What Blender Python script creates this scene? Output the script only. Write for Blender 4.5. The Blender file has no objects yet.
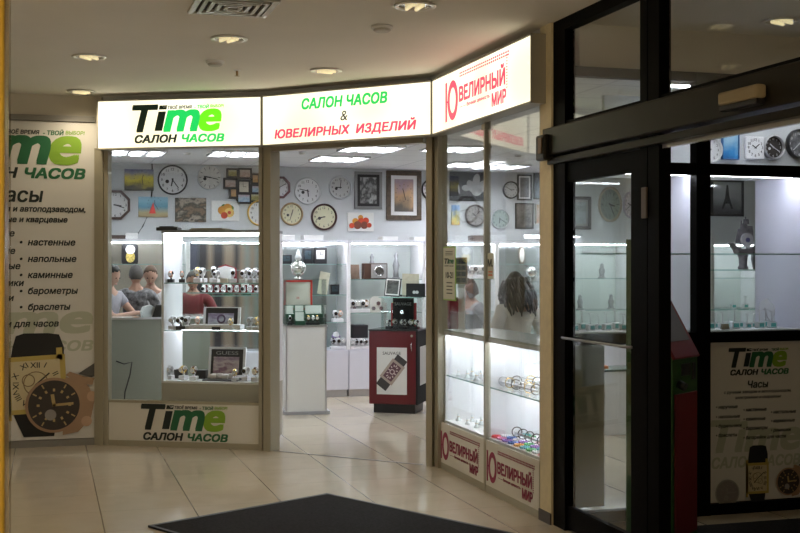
import bpy, bmesh, math, random
from mathutils import Vector, Matrix, Euler
from mathutils.geometry import delaunay_2d_cdt
random.seed(7)
SC = bpy.context.scene
COL = SC.collection
PI = math.pi
# ------------------------------------------------------------------ camera
H = 1.632
F = 1180.0
HY = 263.0
YAW = math.atan2(0.2875, 0.9578)
cd = bpy.data.cameras.new('camera')
cd.sensor_width = 36.0
cd.lens = F / 800 * 36
cd.shift_y = -3.5 / 800
cd.clip_start = 0.05
cam = bpy.data.objects.new('camera', cd)
cam.location = (0, 0, H)
cam.rotation_euler = (PI / 2, 0, -YAW)
COL.objects.link(cam)
SC.camera = cam
CY, SY = math.cos(YAW), math.sin(YAW)


def ray(px, py):
    a = (px - 400) / F
    return Vector((CY * a + SY, CY - SY * a, (HY - py) / F))


def at(px, py, d):
    return Vector((0, 0, H)) + ray(px, py) * d


def onv(px, py, v):
    r = ray(px, py)
    return Vector((0, 0, H)) + r * (v / r.y)


def onu(px, py, u):
    r = ray(px, py)
    return Vector((0, 0, H)) + r * (u / r.x)


def onz(px, py, z):
    r = ray(px, py)
    return Vector((0, 0, H)) + r * ((z - H) / r.z)


# ------------------------------------------------------------------ materials
MATS = {}


def mat(name, col=(0.8, 0.8, 0.8), rough=0.5, metal=0.0, emit=0.0, ecol=None, noise=0.0, nscale=20.0, spec=0.5, coat=0.0):
    if name in MATS:
        return MATS[name]
    m = bpy.data.materials.new(name)
    m.use_nodes = True
    nt = m.node_tree
    b = nt.nodes['Principled BSDF']
    c = (*col, 1)
    b.inputs['Base Color'].default_value = c
    b.inputs['Roughness'].default_value = rough
    b.inputs['Metallic'].default_value = metal
    b.inputs['Specular IOR Level'].default_value = spec
    b.inputs['Coat Weight'].default_value = coat
    if emit:
        b.inputs['Emission Color'].default_value = (*(ecol or col), 1)
        b.inputs['Emission Strength'].default_value = emit
    if noise:
        tc = nt.nodes.new('ShaderNodeTexCoord')
        n = nt.nodes.new('ShaderNodeTexNoise')
        n.inputs['Scale'].default_value = nscale
        n.inputs['Detail'].default_value = 4
        nt.links.new(tc.outputs['Object'], n.inputs['Vector'])
        r = nt.nodes.new('ShaderNodeValToRGB')
        r.color_ramp.elements[0].position = 0.3
        r.color_ramp.elements[1].position = 0.7
        r.color_ramp.elements[0].color = (*[max(0, x * (1 - noise)) for x in col], 1)
        r.color_ramp.elements[1].color = (*[min(1, x * (1 + noise)) for x in col], 1)
        nt.links.new(n.outputs['Fac'], r.inputs['Fac'])
        nt.links.new(r.outputs['Color'], b.inputs['Base Color'])
    MATS[name] = m
    return m


def glass_mat(name, tint=(0.97, 0.985, 0.975), refl=1.0, base=0.03):
    if name in MATS:
        return MATS[name]
    m = bpy.data.materials.new(name)
    m.use_nodes = True
    nt = m.node_tree
    nt.nodes.clear()
    out = nt.nodes.new('ShaderNodeOutputMaterial')
    tr = nt.nodes.new('ShaderNodeBsdfTransparent')
    tr.inputs['Color'].default_value = (*tint, 1)
    gl = nt.nodes.new('ShaderNodeBsdfGlossy')
    gl.inputs['Roughness'].default_value = 0.0
    mx = nt.nodes.new('ShaderNodeMixShader')
    lw = nt.nodes.new('ShaderNodeLayerWeight')
    lw.inputs['Blend'].default_value = 0.5
    p = nt.nodes.new('ShaderNodeMath')
    p.operation = 'POWER'
    p.inputs[1].default_value = 4.5
    nt.links.new(lw.outputs['Facing'], p.inputs[0])
    q = nt.nodes.new('ShaderNodeMath')
    q.operation = 'MULTIPLY_ADD'
    q.inputs[1].default_value = 0.9 * refl
    q.inputs[2].default_value = base
    nt.links.new(p.outputs[0], q.inputs[0])
    nt.links.new(q.outputs[0], mx.inputs[0])
    nt.links.new(tr.outputs[0], mx.inputs[1])
    nt.links.new(gl.outputs[0], mx.inputs[2])
    nt.links.new(mx.outputs[0], out.inputs['Surface'])
    MATS[name] = m
    return m


def picture_mat(name, cols, scale=3.0, axis='Z', mixn=0.5, seed=0.0):
    """A print: colour bands along one axis broken up by noise."""
    if name in MATS:
        return MATS[name]
    m = bpy.data.materials.new(name)
    m.use_nodes = True
    nt = m.node_tree
    b = nt.nodes['Principled BSDF']
    b.inputs['Roughness'].default_value = 0.4
    tc = nt.nodes.new('ShaderNodeTexCoord')
    sp = nt.nodes.new('ShaderNodeSeparateXYZ')
    nt.links.new(tc.outputs['Generated'], sp.inputs[0])
    mp = nt.nodes.new('ShaderNodeMapping')
    mp.inputs['Location'].default_value = (seed, seed * 2, seed)
    nt.links.new(tc.outputs['Generated'], mp.inputs[0])
    n = nt.nodes.new('ShaderNodeTexNoise')
    n.inputs['Scale'].default_value = scale * 0.6
    n.inputs['Detail'].default_value = 5
    nt.links.new(mp.outputs[0], n.inputs['Vector'])
    ma = nt.nodes.new('ShaderNodeMath')
    ma.operation = 'MULTIPLY'
    ma.inputs[1].default_value = 1 - mixn
    nt.links.new(sp.outputs[axis], ma.inputs[0])
    mb = nt.nodes.new('ShaderNodeMath')
    mb.operation = 'MULTIPLY_ADD'
    mb.inputs[1].default_value = mixn * 2.2
    nt.links.new(n.outputs['Fac'], mb.inputs[0])
    mc = nt.nodes.new('ShaderNodeMath')
    mc.operation = 'SUBTRACT'
    mc.inputs[1].default_value = mixn * 0.6
    nt.links.new(ma.outputs[0], mb.inputs[2])
    nt.links.new(mb.outputs[0], mc.inputs[0])
    r = nt.nodes.new('ShaderNodeValToRGB')
    els = r.color_ramp.elements
    k = len(cols)
    while len(els) < k:
        els.new(0.5)
    for i, c in enumerate(cols):
        els[i].position = i / (k - 1)
        els[i].color = (*c, 1)
    nt.links.new(mc.outputs[0], r.inputs['Fac'])
    nt.links.new(r.outputs['Color'], b.inputs['Base Color'])
    MATS[name] = m
    return m


# ------------------------------------------------------------------ mesh collecting
class MB:
    def __init__(self):
        self.bm = bmesh.new()

    def _add(self, tmp, M=None):
        if M is not None:
            bmesh.ops.transform(tmp, matrix=M, verts=tmp.verts)
        me = bpy.data.meshes.new('tmp')
        tmp.to_mesh(me)
        tmp.free()
        self.bm.from_mesh(me)
        bpy.data.meshes.remove(me)
        return self

    def box(self, x0, x1, y0, y1, z0, z1, bev=0.0, M=None):
        t = bmesh.new()
        bmesh.ops.create_cube(t, size=1.0)
        for v in t.verts:
            v.co = Vector(((x0 + x1) / 2 + v.co.x * (x1 - x0), (y0 + y1) / 2 + v.co.y * (y1 - y0), (z0 + z1) / 2 + v.co.z * (z1 - z0)))
        if bev:
            bmesh.ops.bevel(t, geom=t.edges[:], offset=bev, segments=2, affect='EDGES', profile=0.5)
        return self._add(t, M)

    def prism(self, pts, y0, y1, M=None):
        """polygon in x,z swept from y0 to y1"""
        t = bmesh.new()
        a = [t.verts.new((p[0], y0, p[1])) for p in pts]
        f = t.faces.new(a)
        r = bmesh.ops.extrude_face_region(t, geom=[f])
        for v in r['geom']:
            if isinstance(v, bmesh.types.BMVert):
                v.co.y = y1
        bmesh.ops.recalc_face_normals(t, faces=t.faces)
        return self._add(t, M)

    def slab(self, pts, z0, z1, M=None):
        """polygon in x,y swept from z0 to z1"""
        t = bmesh.new()
        a = [t.verts.new((p[0], p[1], z0)) for p in pts]
        f = t.faces.new(a)
        r = bmesh.ops.extrude_face_region(t, geom=[f])
        for v in r['geom']:
            if isinstance(v, bmesh.types.BMVert):
                v.co.z = z1
        bmesh.ops.recalc_face_normals(t, faces=t.faces)
        return self._add(t, M)

    def lathe(self, prof, n=32, M=None, cap=True):
        """profile of (r, z) about z"""
        t = bmesh.new()
        rings = []
        for r, z in prof:
            if r < 1e-6:
                rings.append([t.verts.new((0, 0, z))])
            else:
                rings.append([t.verts.new((r * math.cos(2 * PI * i / n), r * math.sin(2 * PI * i / n), z)) for i in range(n)])
        for A, B in zip(rings, rings[1:]):
            for i in range(n):
                j = (i + 1) % n
                if len(A) == 1 and len(B) == 1:
                    continue
                if len(A) == 1:
                    t.faces.new((A[0], B[j], B[i]))
                elif len(B) == 1:
                    t.faces.new((A[i], A[j], B[0]))
                else:
                    t.faces.new((A[i], A[j], B[j], B[i]))
        if cap:
            for R in (rings[0], rings[-1]):
                if len(R) > 2:
                    t.faces.new(R)
        bmesh.ops.recalc_face_normals(t, faces=t.faces)
        for f in t.faces:
            f.smooth = len(f.verts) == 4
        return self._add(t, M)

    def disc(self, r, y0, y1, n=32, cx=0, cz=0, ry=None):
        """disc facing -y"""
        ry = ry or r
        pts = [(cx + r * math.cos(2 * PI * i / n), cz + ry * math.sin(2 * PI * i / n)) for i in range(n)]
        return self.prism(pts, y0, y1)

    def ring(self, R, r, n=32, k=10, M=None):
        """torus about z"""
        t = bmesh.new()
        V = [[t.verts.new(((R + r * math.cos(2 * PI * j / k)) * math.cos(2 * PI * i / n), (R + r * math.cos(2 * PI * j / k)) * math.sin(2 * PI * i / n), r * math.sin(2 * PI * j / k))) for j in range(k)] for i in range(n)]
        for i in range(n):
            for j in range(k):
                f = t.faces.new((V[i][j], V[(i + 1) % n][j], V[(i + 1) % n][(j + 1) % k], V[i][(j + 1) % k]))
                f.smooth = True
        return self._add(t, M)

    def tube(self, pts, r, n=8, taper=None):
        pts = [Vector(p) for p in pts]
        t = bmesh.new()
        rings = []
        for i, p in enumerate(pts):
            d = (pts[min(i + 1, len(pts) - 1)] - pts[max(i - 1, 0)]).normalized()
            up = Vector((0, 0, 1)) if abs(d.z) < 0.9 else Vector((1, 0, 0))
            a = d.cross(up).normalized()
            b = d.cross(a).normalized()
            rr = r if taper is None else taper[i]
            rings.append([t.verts.new(p + a * rr * math.cos(2 * PI * k / n) + b * rr * math.sin(2 * PI * k / n)) for k in range(n)])
        for A, B in zip(rings, rings[1:]):
            for k in range(n):
                f = t.faces.new((A[k], A[(k + 1) % n], B[(k + 1) % n], B[k]))
                f.smooth = True
        t.faces.new(rings[0])
        t.faces.new(rings[-1])
        bmesh.ops.recalc_face_normals(t, faces=t.faces)
        return self._add(t)

    def ball(self, c, rx, ry=None, rz=None, n=16):
        t = bmesh.new()
        bmesh.ops.create_uvsphere(t, u_segments=n, v_segments=n // 2 + 2, radius=1)
        for v in t.verts:
            v.co = Vector(c) + Vector((v.co.x * rx, v.co.y * (ry or rx), v.co.z * (rz or rx)))
        for f in t.faces:
            f.smooth = True
        return self._add(t)

    def build(self, name, m, parent=None, loc=None, rotz=None):
        me = bpy.data.meshes.new(name)
        self.bm.to_mesh(me)
        self.bm.free()
        me.materials.append(m)
        o = bpy.data.objects.new(name, me)
        COL.objects.link(o)
        if parent is not None:
            o.parent = parent
        if loc is not None:
            o.location = loc
        if rotz is not None:
            o.rotation_euler = (0, 0, rotz)
        return o


def tag(o, label=None, cat=None, group=None, kind=None):
    if label:
        o['label'] = label
    if cat:
        o['category'] = cat
    if group:
        o['group'] = group
    if kind:
        o['kind'] = kind
    return o


def thing(name, label, cat, loc=(0, 0, 0), rotz=0.0, group=None):
    o = bpy.data.objects.new(name, None)
    o.empty_display_size = 0.05
    COL.objects.link(o)
    o.location = loc
    o.rotation_euler = (0, 0, rotz)
    return tag(o, label, cat, group)


def struct(name, mb, m, loc=None, rotz=None, parent=None):
    o = mb.build(name, m, parent, loc, rotz)
    if parent is None:
        o['kind'] = 'structure'
    return o


CH = {}


def note(o):
    return o


def dup(o, loc, rotz=None, label=None, group=None, scale=None, recolor=None):
    def cp(src, par):
        c = src.copy()
        COL.objects.link(c)
        if par is not None:
            c.parent = par
        for ch in src.children:
            cp(ch, c)
        return c
    r = cp(o, None)
    r.location = loc
    if rotz is not None:
        r.rotation_euler = (0, 0, rotz)
    if scale is not None:
        r.scale = (scale,) * 3
    if label:
        r['label'] = label
    if group:
        r['group'] = group
    return r


ORD = 'first second third fourth fifth sixth seventh eighth ninth tenth eleventh twelfth thirteenth fourteenth fifteenth sixteenth seventeenth eighteenth nineteenth twentieth twenty-first twenty-second twenty-third twenty-fourth twenty-fifth twenty-sixth twenty-seventh twenty-eighth twenty-ninth thirtieth'.split()


class Series:
    """Places copies of one prototype; the first placement uses the prototype itself."""

    def __init__(self, proto):
        self.p = proto
        self.used = False

    def put(self, loc, rotz, label, group=None, scale=None):
        if not self.used:
            self.used = True
            o = self.p
            o.location = loc
            o.rotation_euler = (0, 0, rotz)
            if scale is not None:
                o.scale = (scale,) * 3
            o['label'] = label
            if group:
                o['group'] = group
            return o
        return dup(self.p, loc, rotz, label, group, scale if scale is not None else 1.0)


# ------------------------------------------------------------------ lettering
def text_mesh(body, bold=0.0, shear=0.0, depth=0.0012, space=1.0):
    cu = bpy.data.curves.new('lettering', 'FONT')
    cu.body = body
    cu.shear = shear
    cu.space_character = space
    cu.resolution_u = 4
    cu.fill_mode = 'NONE'
    ob = bpy.data.objects.new('lettering', cu)
    COL.objects.link(ob)
    dg = bpy.context.evaluated_depsgraph_get()
    me = bpy.data.meshes.new_from_object(ob.evaluated_get(dg))
    bpy.data.objects.remove(ob)
    bpy.data.curves.remove(cu)
    # walk the outlines, then fill every outer outline with the holes that lie inside it
    nb = {}
    for e in me.edges:
        a, b = e.vertices
        nb.setdefault(a, []).append(b)
        nb.setdefault(b, []).append(a)
    seen, loops = set(), []
    for s in nb:
        if s in seen:
            continue
        lp, p, c = [s], None, s
        seen.add(s)
        while True:
            nx = [x for x in nb[c] if x != p and x not in seen]
            if not nx:
                break
            p, c = c, nx[0]
            seen.add(c)
            lp.append(c)
        if len(lp) > 2:
            loops.append([me.vertices[i].co.xy.to_3d() for i in lp])
    if not loops:
        return me
    vin, ein = [], []
    for L in loops:
        b0 = len(vin)
        vin += [v.xy for v in L]
        ein += [(b0 + i, b0 + (i + 1) % len(L)) for i in range(len(L))]
    vo, _, fo, _, _, _ = delaunay_2d_cdt(vin, ein, [], 0, 1e-6)
    boxes = [(min(v.x for v in L), max(v.x for v in L), min(v.y for v in L), max(v.y for v in L)) for L in loops]

    def winding(p):
        w = 0
        for L, (xa, xb, ya, yb) in zip(loops, boxes):
            if not (xa <= p.x <= xb and ya <= p.y <= yb):
                continue
            for a, b in zip(L, L[1:] + L[:1]):
                if (a.y > p.y) != (b.y > p.y) and p.x < (b.x - a.x) * (p.y - a.y) / (b.y - a.y) + a.x:
                    w += 1 if b.y > a.y else -1
        return w
    vs = [(v.x, v.y, 0) for v in vo]
    fs = [tuple(f) for f in fo if winding((vo[f[0]] + vo[f[1]] + vo[f[2]]) / 3) != 0]
    m2 = bpy.data.meshes.new('lettering')
    used = sorted({i for f in fs for i in f})
    idx = {a: b for b, a in enumerate(used)}
    m2.from_pydata([vs[i] for i in used], [], [tuple(idx[i] for i in f) for f in fs])
    bpy.data.meshes.remove(me)
    return m2


def text_to(mb, body, cx, cz, w=None, h=None, y=0.0, bold=0.0, shear=0.0, space=1.0, depth=0.0015, align='c', rot=0.0, em=None):
    """put text into an MB: centred at cx, cz on the local plane facing -y"""
    me = text_mesh(body, bold, shear, depth, space)
    xs = [v.co.x for v in me.vertices]
    ys = [v.co.y for v in me.vertices]
    if not xs:
        return
    x0, x1, y0, y1 = min(xs), max(xs), min(ys), max(ys)
    sx = w / (x1 - x0) if w else None
    sz = h / (y1 - y0) if h else None
    sx = em or sx or sz
    sz = em or sz or sx
    t = bmesh.new()
    t.from_mesh(me)
    bpy.data.meshes.remove(me)
    ox = (x0 + x1) / 2 if align == 'c' else x0
    cr, sr = math.cos(rot), math.sin(rot)
    for v in t.verts:
        a = (v.co.x - ox) * sx
        b = (v.co.y - (y0 + y1) / 2) * sz
        v.co = Vector((cx + a * cr - b * sr, y, cz + a * sr + b * cr))
    for f in t.faces:
        f.smooth = False
    t.normal_update()
    for f in t.faces:
        if f.normal.y > 0:
            f.normal_flip()
    r = bmesh.ops.extrude_face_region(t, geom=t.faces[:])
    for v in r['geom']:
        if isinstance(v, bmesh.types.BMVert):
            v.co.y -= depth
    bmesh.ops.recalc_face_normals(t, faces=t.faces)
    me = bpy.data.meshes.new('tmp')
    t.to_mesh(me)
    t.free()
    # heavier strokes: the same outline laid again a stroke-width aside
    offs = [(0.0, 0.0)]
    if bold:
        offs += [(bold * i, bold * j) for i in (-1, 0, 1) for j in (-1, 0, 1) if i or j] if bold > 0.015 else [(bold, 0), (-bold, 0)]
    for k, (dx, dz) in enumerate(offs):
        c = me.copy()
        for v in c.vertices:
            v.co.x += dx * sx
            v.co.z += dz * sz
            v.co.y -= depth * 0.05 * k
        mb.bm.from_mesh(c)
        bpy.data.meshes.remove(c)
    bpy.data.meshes.remove(me)


def lettering(parent, body, m, cx, cz, w=None, h=None, y=0.0, name='lettering', **k):
    mb = MB()
    text_to(mb, body, cx, cz, w, h, y, **k)
    return mb.build(name, m, parent)


# ------------------------------------------------------------------ frames of reference along a wall
class Seg:
    """A wall run from A to B (left to right as seen from outside); local x along it, -y outward."""

    def __init__(self, A, B):
        self.A = Vector((A[0], A[1]))
        self.B = Vector((B[0], B[1]))
        d = self.B - self.A
        self.L = d.length
        self.ang = math.atan2(d.y, d.x)
        self.d = d / self.L
        self.n = Vector((-self.d.y, self.d.x))  # inward (+y local)

    def w(self, x, y=0.0, z=0.0):
        p = self.A + self.d * x + self.n * y
        return Vector((p.x, p.y, z))

    def px(self, px, py=HY, y=0.0):
        """pixel -> (local x, z) on the plane at inward offset y"""
        r = ray(px, py)
        # solve t*r.xy = A + n*y + d*x
        rhs = self.A + self.n * y
        t = rhs.dot(self.n) / Vector((r.x, r.y)).dot(self.n)
        p = Vector((r.x, r.y)) * t
        return (p - self.A).dot(self.d), H + r.z * t

    def wpx(self, px, py, y=0.0):
        x, z = self.px(px, py, y)
        return self.w(x, y, z)
# ------------------------------------------------------------------ materials of the place
ALU = mat('olive_aluminium', (0.4, 0.37, 0.28), 0.42, 0.25)
DARK = mat('dark_bronze_frame', (0.0025, 0.0021, 0.002), 0.45, 0.0, spec=0.03)
DARKM = mat('dark_bronze_beam', (0.019, 0.016, 0.011), 0.36, 0.25, spec=0.2)
CREAMP = mat('cream_paint', (0.76, 0.66, 0.44), 0.6, noise=0.05)
WALLM = mat('grey_blue_wall_paint', (0.58, 0.6, 0.615), 0.8, noise=0.03, nscale=3)
CEILM = mat('mall_ceiling_paint', (0.8, 0.77, 0.71), 0.85, noise=0.02, nscale=2)
WHITE = mat('white_laminate', (0.8, 0.8, 0.82), 0.35)
WHITEM = mat('white_matt', (0.8, 0.8, 0.8), 0.6)
LAV = mat('pale_lavender_laminate', (0.62, 0.62, 0.7), 0.4)
PANELW = mat('off_white_panel', (0.7, 0.68, 0.62), 0.45)
BLACK = mat('black_plastic', (0.012, 0.012, 0.014), 0.35)
BLACKF = mat('black_velvet', (0.012, 0.012, 0.013), 0.9)
CHROME = mat('chrome', (0.75, 0.75, 0.77), 0.15, 1.0)
STEEL = mat('brushed_steel', (0.6, 0.6, 0.62), 0.3, 1.0)
GOLD = mat('gold', (0.85, 0.6, 0.22), 0.25, 1.0)
ROSE = mat('rose_gold', (0.8, 0.45, 0.32), 0.28, 1.0)
RED = mat('deep_red_laminate', (0.11, 0.004, 0.009), 0.3, coat=0.15)
REDP = mat('bright_red_card', (0.7, 0.05, 0.04), 0.5)
DRED = mat('dark_red_cloth', (0.2, 0.01, 0.015), 0.8)
GLASS = glass_mat('shop_glass', base=0.045)
GLASSG = glass_mat('green_edge_glass', (0.955, 0.985, 0.975), 0.7, 0.02)
GLASSE = mat('glass_edge_green', (0.25, 0.42, 0.38), 0.2)
GREENFILM = glass_mat('tinted_glass', (0.85, 0.92, 0.87), 0.8, 0.03)
TILEC = None


def floor_mat():
    m = bpy.data.materials.new('cream_floor_tiles')
    m.use_nodes = True
    nt = m.node_tree
    b = nt.nodes['Principled BSDF']
    tc = nt.nodes.new('ShaderNodeTexCoord')
    sp = nt.nodes.new('ShaderNodeSeparateXYZ')
    nt.links.new(tc.outputs['Object'], sp.inputs[0])

    def M(op, a, bb=None, c=None):
        n = nt.nodes.new('ShaderNodeMath')
        n.operation = op
        for i, x in enumerate((a, bb, c)):
            if x is None:
                continue
            if isinstance(x, (int, float)):
                n.inputs[i].default_value = x
            else:
                nt.links.new(x, n.inputs[i])
        return n.outputs[0]

    def line(src, off, wd):
        f = M('FLOORED_MODULO', M('SUBTRACT', src, off), 0.6)
        d = M('MINIMUM', f, M('SUBTRACT', 0.6, f))
        return M('LESS_THAN', d, wd)
    lu = line(sp.outputs['X'], 0.343, 0.0035)
    lv = line(sp.outputs['Y'], 0.178, 0.0025)
    # one slightly different tone per tile
    cu = M('FLOOR', M('DIVIDE', M('SUBTRACT', sp.outputs['X'], 0.343), 0.6))
    cv = M('FLOOR', M('DIVIDE', M('SUBTRACT', sp.outputs['Y'], 0.178), 0.6))
    cb = nt.nodes.new('ShaderNodeCombineXYZ')
    nt.links.new(cu, cb.inputs[0])
    nt.links.new(cv, cb.inputs[1])
    wn = nt.nodes.new('ShaderNodeTexWhiteNoise')
    nt.links.new(cb.outputs[0], wn.inputs['Vector'])
    no = nt.nodes.new('ShaderNodeTexNoise')
    no.inputs['Scale'].default_value = 5
    no.inputs['Detail'].default_value = 5
    nt.links.new(tc.outputs['Object'], no.inputs['Vector'])
    t = M('MULTIPLY_ADD', wn.outputs['Value'], 0.35, M('MULTIPLY', no.outputs['Fac'], 0.65))
    r = nt.nodes.new('ShaderNodeValToRGB')
    r.color_ramp.elements[0].position = 0.2
    r.color_ramp.elements[0].color = (0.44, 0.38, 0.29, 1)
    r.color_ramp.elements[1].position = 0.8
    r.color_ramp.elements[1].color = (0.52, 0.455, 0.355, 1)
    nt.links.new(t, r.inputs['Fac'])
    m1 = nt.nodes.new('ShaderNodeMix')
    m1.data_type = 'RGBA'
    nt.links.new(M('MULTIPLY', lv, 0.45), m1.inputs['Factor'])
    nt.links.new(r.outputs['Color'], m1.inputs['A'])
    m1.inputs['B'].default_value = (0.2, 0.15, 0.1, 1)
    m2 = nt.nodes.new('ShaderNodeMix')
    m2.data_type = 'RGBA'
    nt.links.new(M('MULTIPLY', lu, 0.9), m2.inputs['Factor'])
    nt.links.new(m1.outputs['Result'], m2.inputs['A'])
    m2.inputs['B'].default_value = (0.12, 0.08, 0.05, 1)
    nt.links.new(m2.outputs['Result'], b.inputs['Base Color'])
    b.inputs['Roughness'].default_value = 0.1
    b.inputs['Specular IOR Level'].default_value = 0.55
    nt.links.new(M('MULTIPLY_ADD', no.outputs['Fac'], 0.08, 0.06), b.inputs['Roughness'])
    bp = nt.nodes.new('ShaderNodeBump')
    bp.inputs['Strength'].default_value = 0.15
    bp.inputs['Distance'].default_value = 0.002
    nt.links.new(M('SUBTRACT', 1.0, M('MAXIMUM', lu, lv)), bp.inputs['Height'])
    nt.links.new(bp.outputs[0], b.inputs['Normal'])
    return m


def grid_ceiling_mat():
    m = bpy.data.materials.new('suspended_ceiling_tiles')
    m.use_nodes = True
    nt = m.node_tree
    b = nt.nodes['Principled BSDF']
    tc = nt.nodes.new('ShaderNodeTexCoord')
    br = nt.nodes.new('ShaderNodeTexBrick')
    br.offset = 0
    br.inputs['Scale'].default_value = 1.0
    br.inputs['Brick Width'].default_value = 0.6
    br.inputs['Row Height'].default_value = 0.6
    br.inputs['Mortar Size'].default_value = 0.012
    br.inputs['Color1'].default_value = (0.7, 0.7, 0.71, 1)
    br.inputs['Color2'].default_value = (0.67, 0.67, 0.68, 1)
    br.inputs['Mortar'].default_value = (0.5, 0.5, 0.52, 1)
    nt.links.new(tc.outputs['Object'], br.inputs['Vector'])
    nt.links.new(br.outputs['Color'], b.inputs['Base Color'])
    b.inputs['Roughness'].default_value = 0.58
    return m


# ------------------------------------------------------------------ plan of the storefront
P1 = (0.497, 10.91)
P2 = (1.809, 10.222)
P3 = (2.965, 9.034)
P4 = (3.02, 8.93)
P5 = (3.02, 6.94)
VB = 14.5       # back wall
VC = 13.96      # front of the back cabinets
UR = 10.4
VW = 6.77       # plane of the window facing the camera on the right
SP = Seg((-1.2, 10.945), (0.44, 10.945))
ST = Seg(P1, P2)
SD = Seg(P2, P3)
SJ = Seg(P4, P5)
SWn = Seg((3.2, VW), (7.0, VW))

struct('floor', MB().slab([(-6, -2), (12, -2), (12, 16), (-6, 16)], -0.1, 0.0), floor_mat())
struct('ceiling', MB().slab([(-6, -2), (12, -2), (12, 16), (-6, 16)], 3.13, 3.23), CEILM)
struct('ceiling_shop', MB().slab([(0.28, 11.06), (0.5, 11.06), (0.5, 10.93), (1.83, 10.25), (2.99, 9.06), (3.06, 8.93), (3.06, 6.83), (UR, 6.83), (UR, VB), (0.28, VB)], 2.83, 2.87), grid_ceiling_mat())
struct('wall_back', MB().box(0.1, UR + 0.2, VB, VB + 0.15, 0, 3.13), WALLM)
struct('wall_left', MB().box(0.1, 0.28, 11.06, VB, 0, 3.13), WALLM)
struct('wall_right', MB().box(UR, UR + 0.2, 6.9, VB, 0, 3.13), WALLM)
POSTW = mat('beige_wall_paint', (0.6, 0.56, 0.48), 0.8, noise=0.03, nscale=3)
struct('wall_poster', MB().box(-6, 0.48, 10.96, 11.06, 0, 3.13), POSTW)
struct('trim_1', MB().box(-6, 0.42, 10.925, 10.96, 2.895, 2.945), mat('grey_strip', (0.22, 0.21, 0.19), 0.5))
struct('baseboard_left', MB().box(-6, 0.42, 10.925, 10.96, 0, 0.06), mat('grey_strip'))
# header wall behind the signs
hdr = MB()
for A, B in ((P1, P2), (P2, P3), (P3, (3.02, 6.85))):
    s = Seg(A, B)
    q = [s.w(-0.01, 0.01), s.w(s.L + 0.01, 0.01), s.w(s.L + 0.01, 0.05), s.w(-0.01, 0.05)]
    hdr.slab([(p.x, p.y) for p in q], 2.66, 3.13)
struct('wall_front', hdr, WHITEM)
# wall above the window on the right and the vestibule's outer walls
struct('wall_window_side', MB().box(3.2, 12, VW - 0.02, VW + 0.06, 2.86, 3.13).box(6.2, 12, VW - 0.02, VW + 0.06, 0, 2.86), POSTW)
struct('wall_vestibule', MB().box(6.1, 6.2, 2.0, VW - 0.02, 0, 3.13), mat('dark_vestibule_wall', (0.1, 0.09, 0.08), 0.8))
struct('wall_corner', MB().box(3.015, 3.06, 6.77, 6.94, 0, 3.13), CREAMP)
struct('baseboard_corner', MB().box(3.005, 3.015, 6.765, 6.945, 0, 0.07), mat('dark_tile', (0.06, 0.05, 0.045), 0.4))

# ------------------------------------------------------------------ aluminium window frames and glass
fr = MB()


def upright(seg, x0, x1, y0, y1, z0, z1, mb):
    q = [seg.w(x0, y0), seg.w(x1, y0), seg.w(x1, y1), seg.w(x0, y1)]
    mb.slab([(p.x, p.y) for p in q], z0, z1)
    return mb


# Time window (window_1)
w1 = upright(ST, -0.075, 0.055, -0.03, 0.05, 0, 2.66, MB())
upright(ST, -0.02, 0.015, -0.045, -0.03, 0, 2.66, w1)
upright(ST, ST.L - 0.02, ST.L + 0.05, -0.03, 0.05, 0, 2.66, w1)
upright(ST, 0.05, ST.L - 0.02, -0.02, 0.04, 0.0, 0.05, w1)
upright(ST, 0.05, ST.L - 0.02, -0.01, 0.03, 0.385, 0.41, w1)
window1 = struct('window_1', w1, ALU)
g = upright(ST, 0.05, ST.L - 0.02, 0.005, 0.013, 0.41, 2.66, MB()).build('window_pane', GLASS, window1)
# door opening (door_1): jambs
d1 = upright(SD, 0.0, 0.035, -0.05, 0.06, 0, 2.66, MB())
upright(SD, 0.05, 0.125, -0.05, 0.09, 0, 2.66, d1)
upright(SD, SD.px(429.5, HY, 0.03)[0], SD.L + 0.03, -0.03, 0.03, 0, 2.66, d1)
upright(SD, 0.1, SD.L - 0.05, -0.03, 0.06, 2.6, 2.66, d1)
struct('door_1', d1, ALU)
struct('trim_2', upright(SD, 0.12, SD.L - 0.07, -0.012, 0.012, 0.0, 0.004, MB()), mat('grey_strip'))
# jewellery window (window_2)
w2 = upright(SJ, -0.12, 0.02, -0.03, 0.05, 0, 2.66, MB())
upright(SJ, 1.003, 1.027, -0.015, 0.03, 0, 2.66, w2)
upright(SJ, SJ.L - 0.012, SJ.L + 0.0, -0.004, 0.04, 0, 2.66, w2)
upright(SJ, 0.03, SJ.L - 0.012, -0.01, 0.04, 0, 0.05, w2)
window2 = struct('window_2', w2, ALU)
upright(SJ, 0.03, 1.003, 0.0, 0.008, 0.37, 2.66, MB()).build('window_pane', GLASS, window2)
upright(SJ, 1.027, SJ.L - 0.012, 0.0, 0.008, 0.37, 2.66, MB()).build('window_pane', GLASS, window2)
upright(SJ, 0.985, 1.05, -0.025, 0.0, 2.585, 2.625, MB()).build('glass_clip', ALU, window2)

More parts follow.
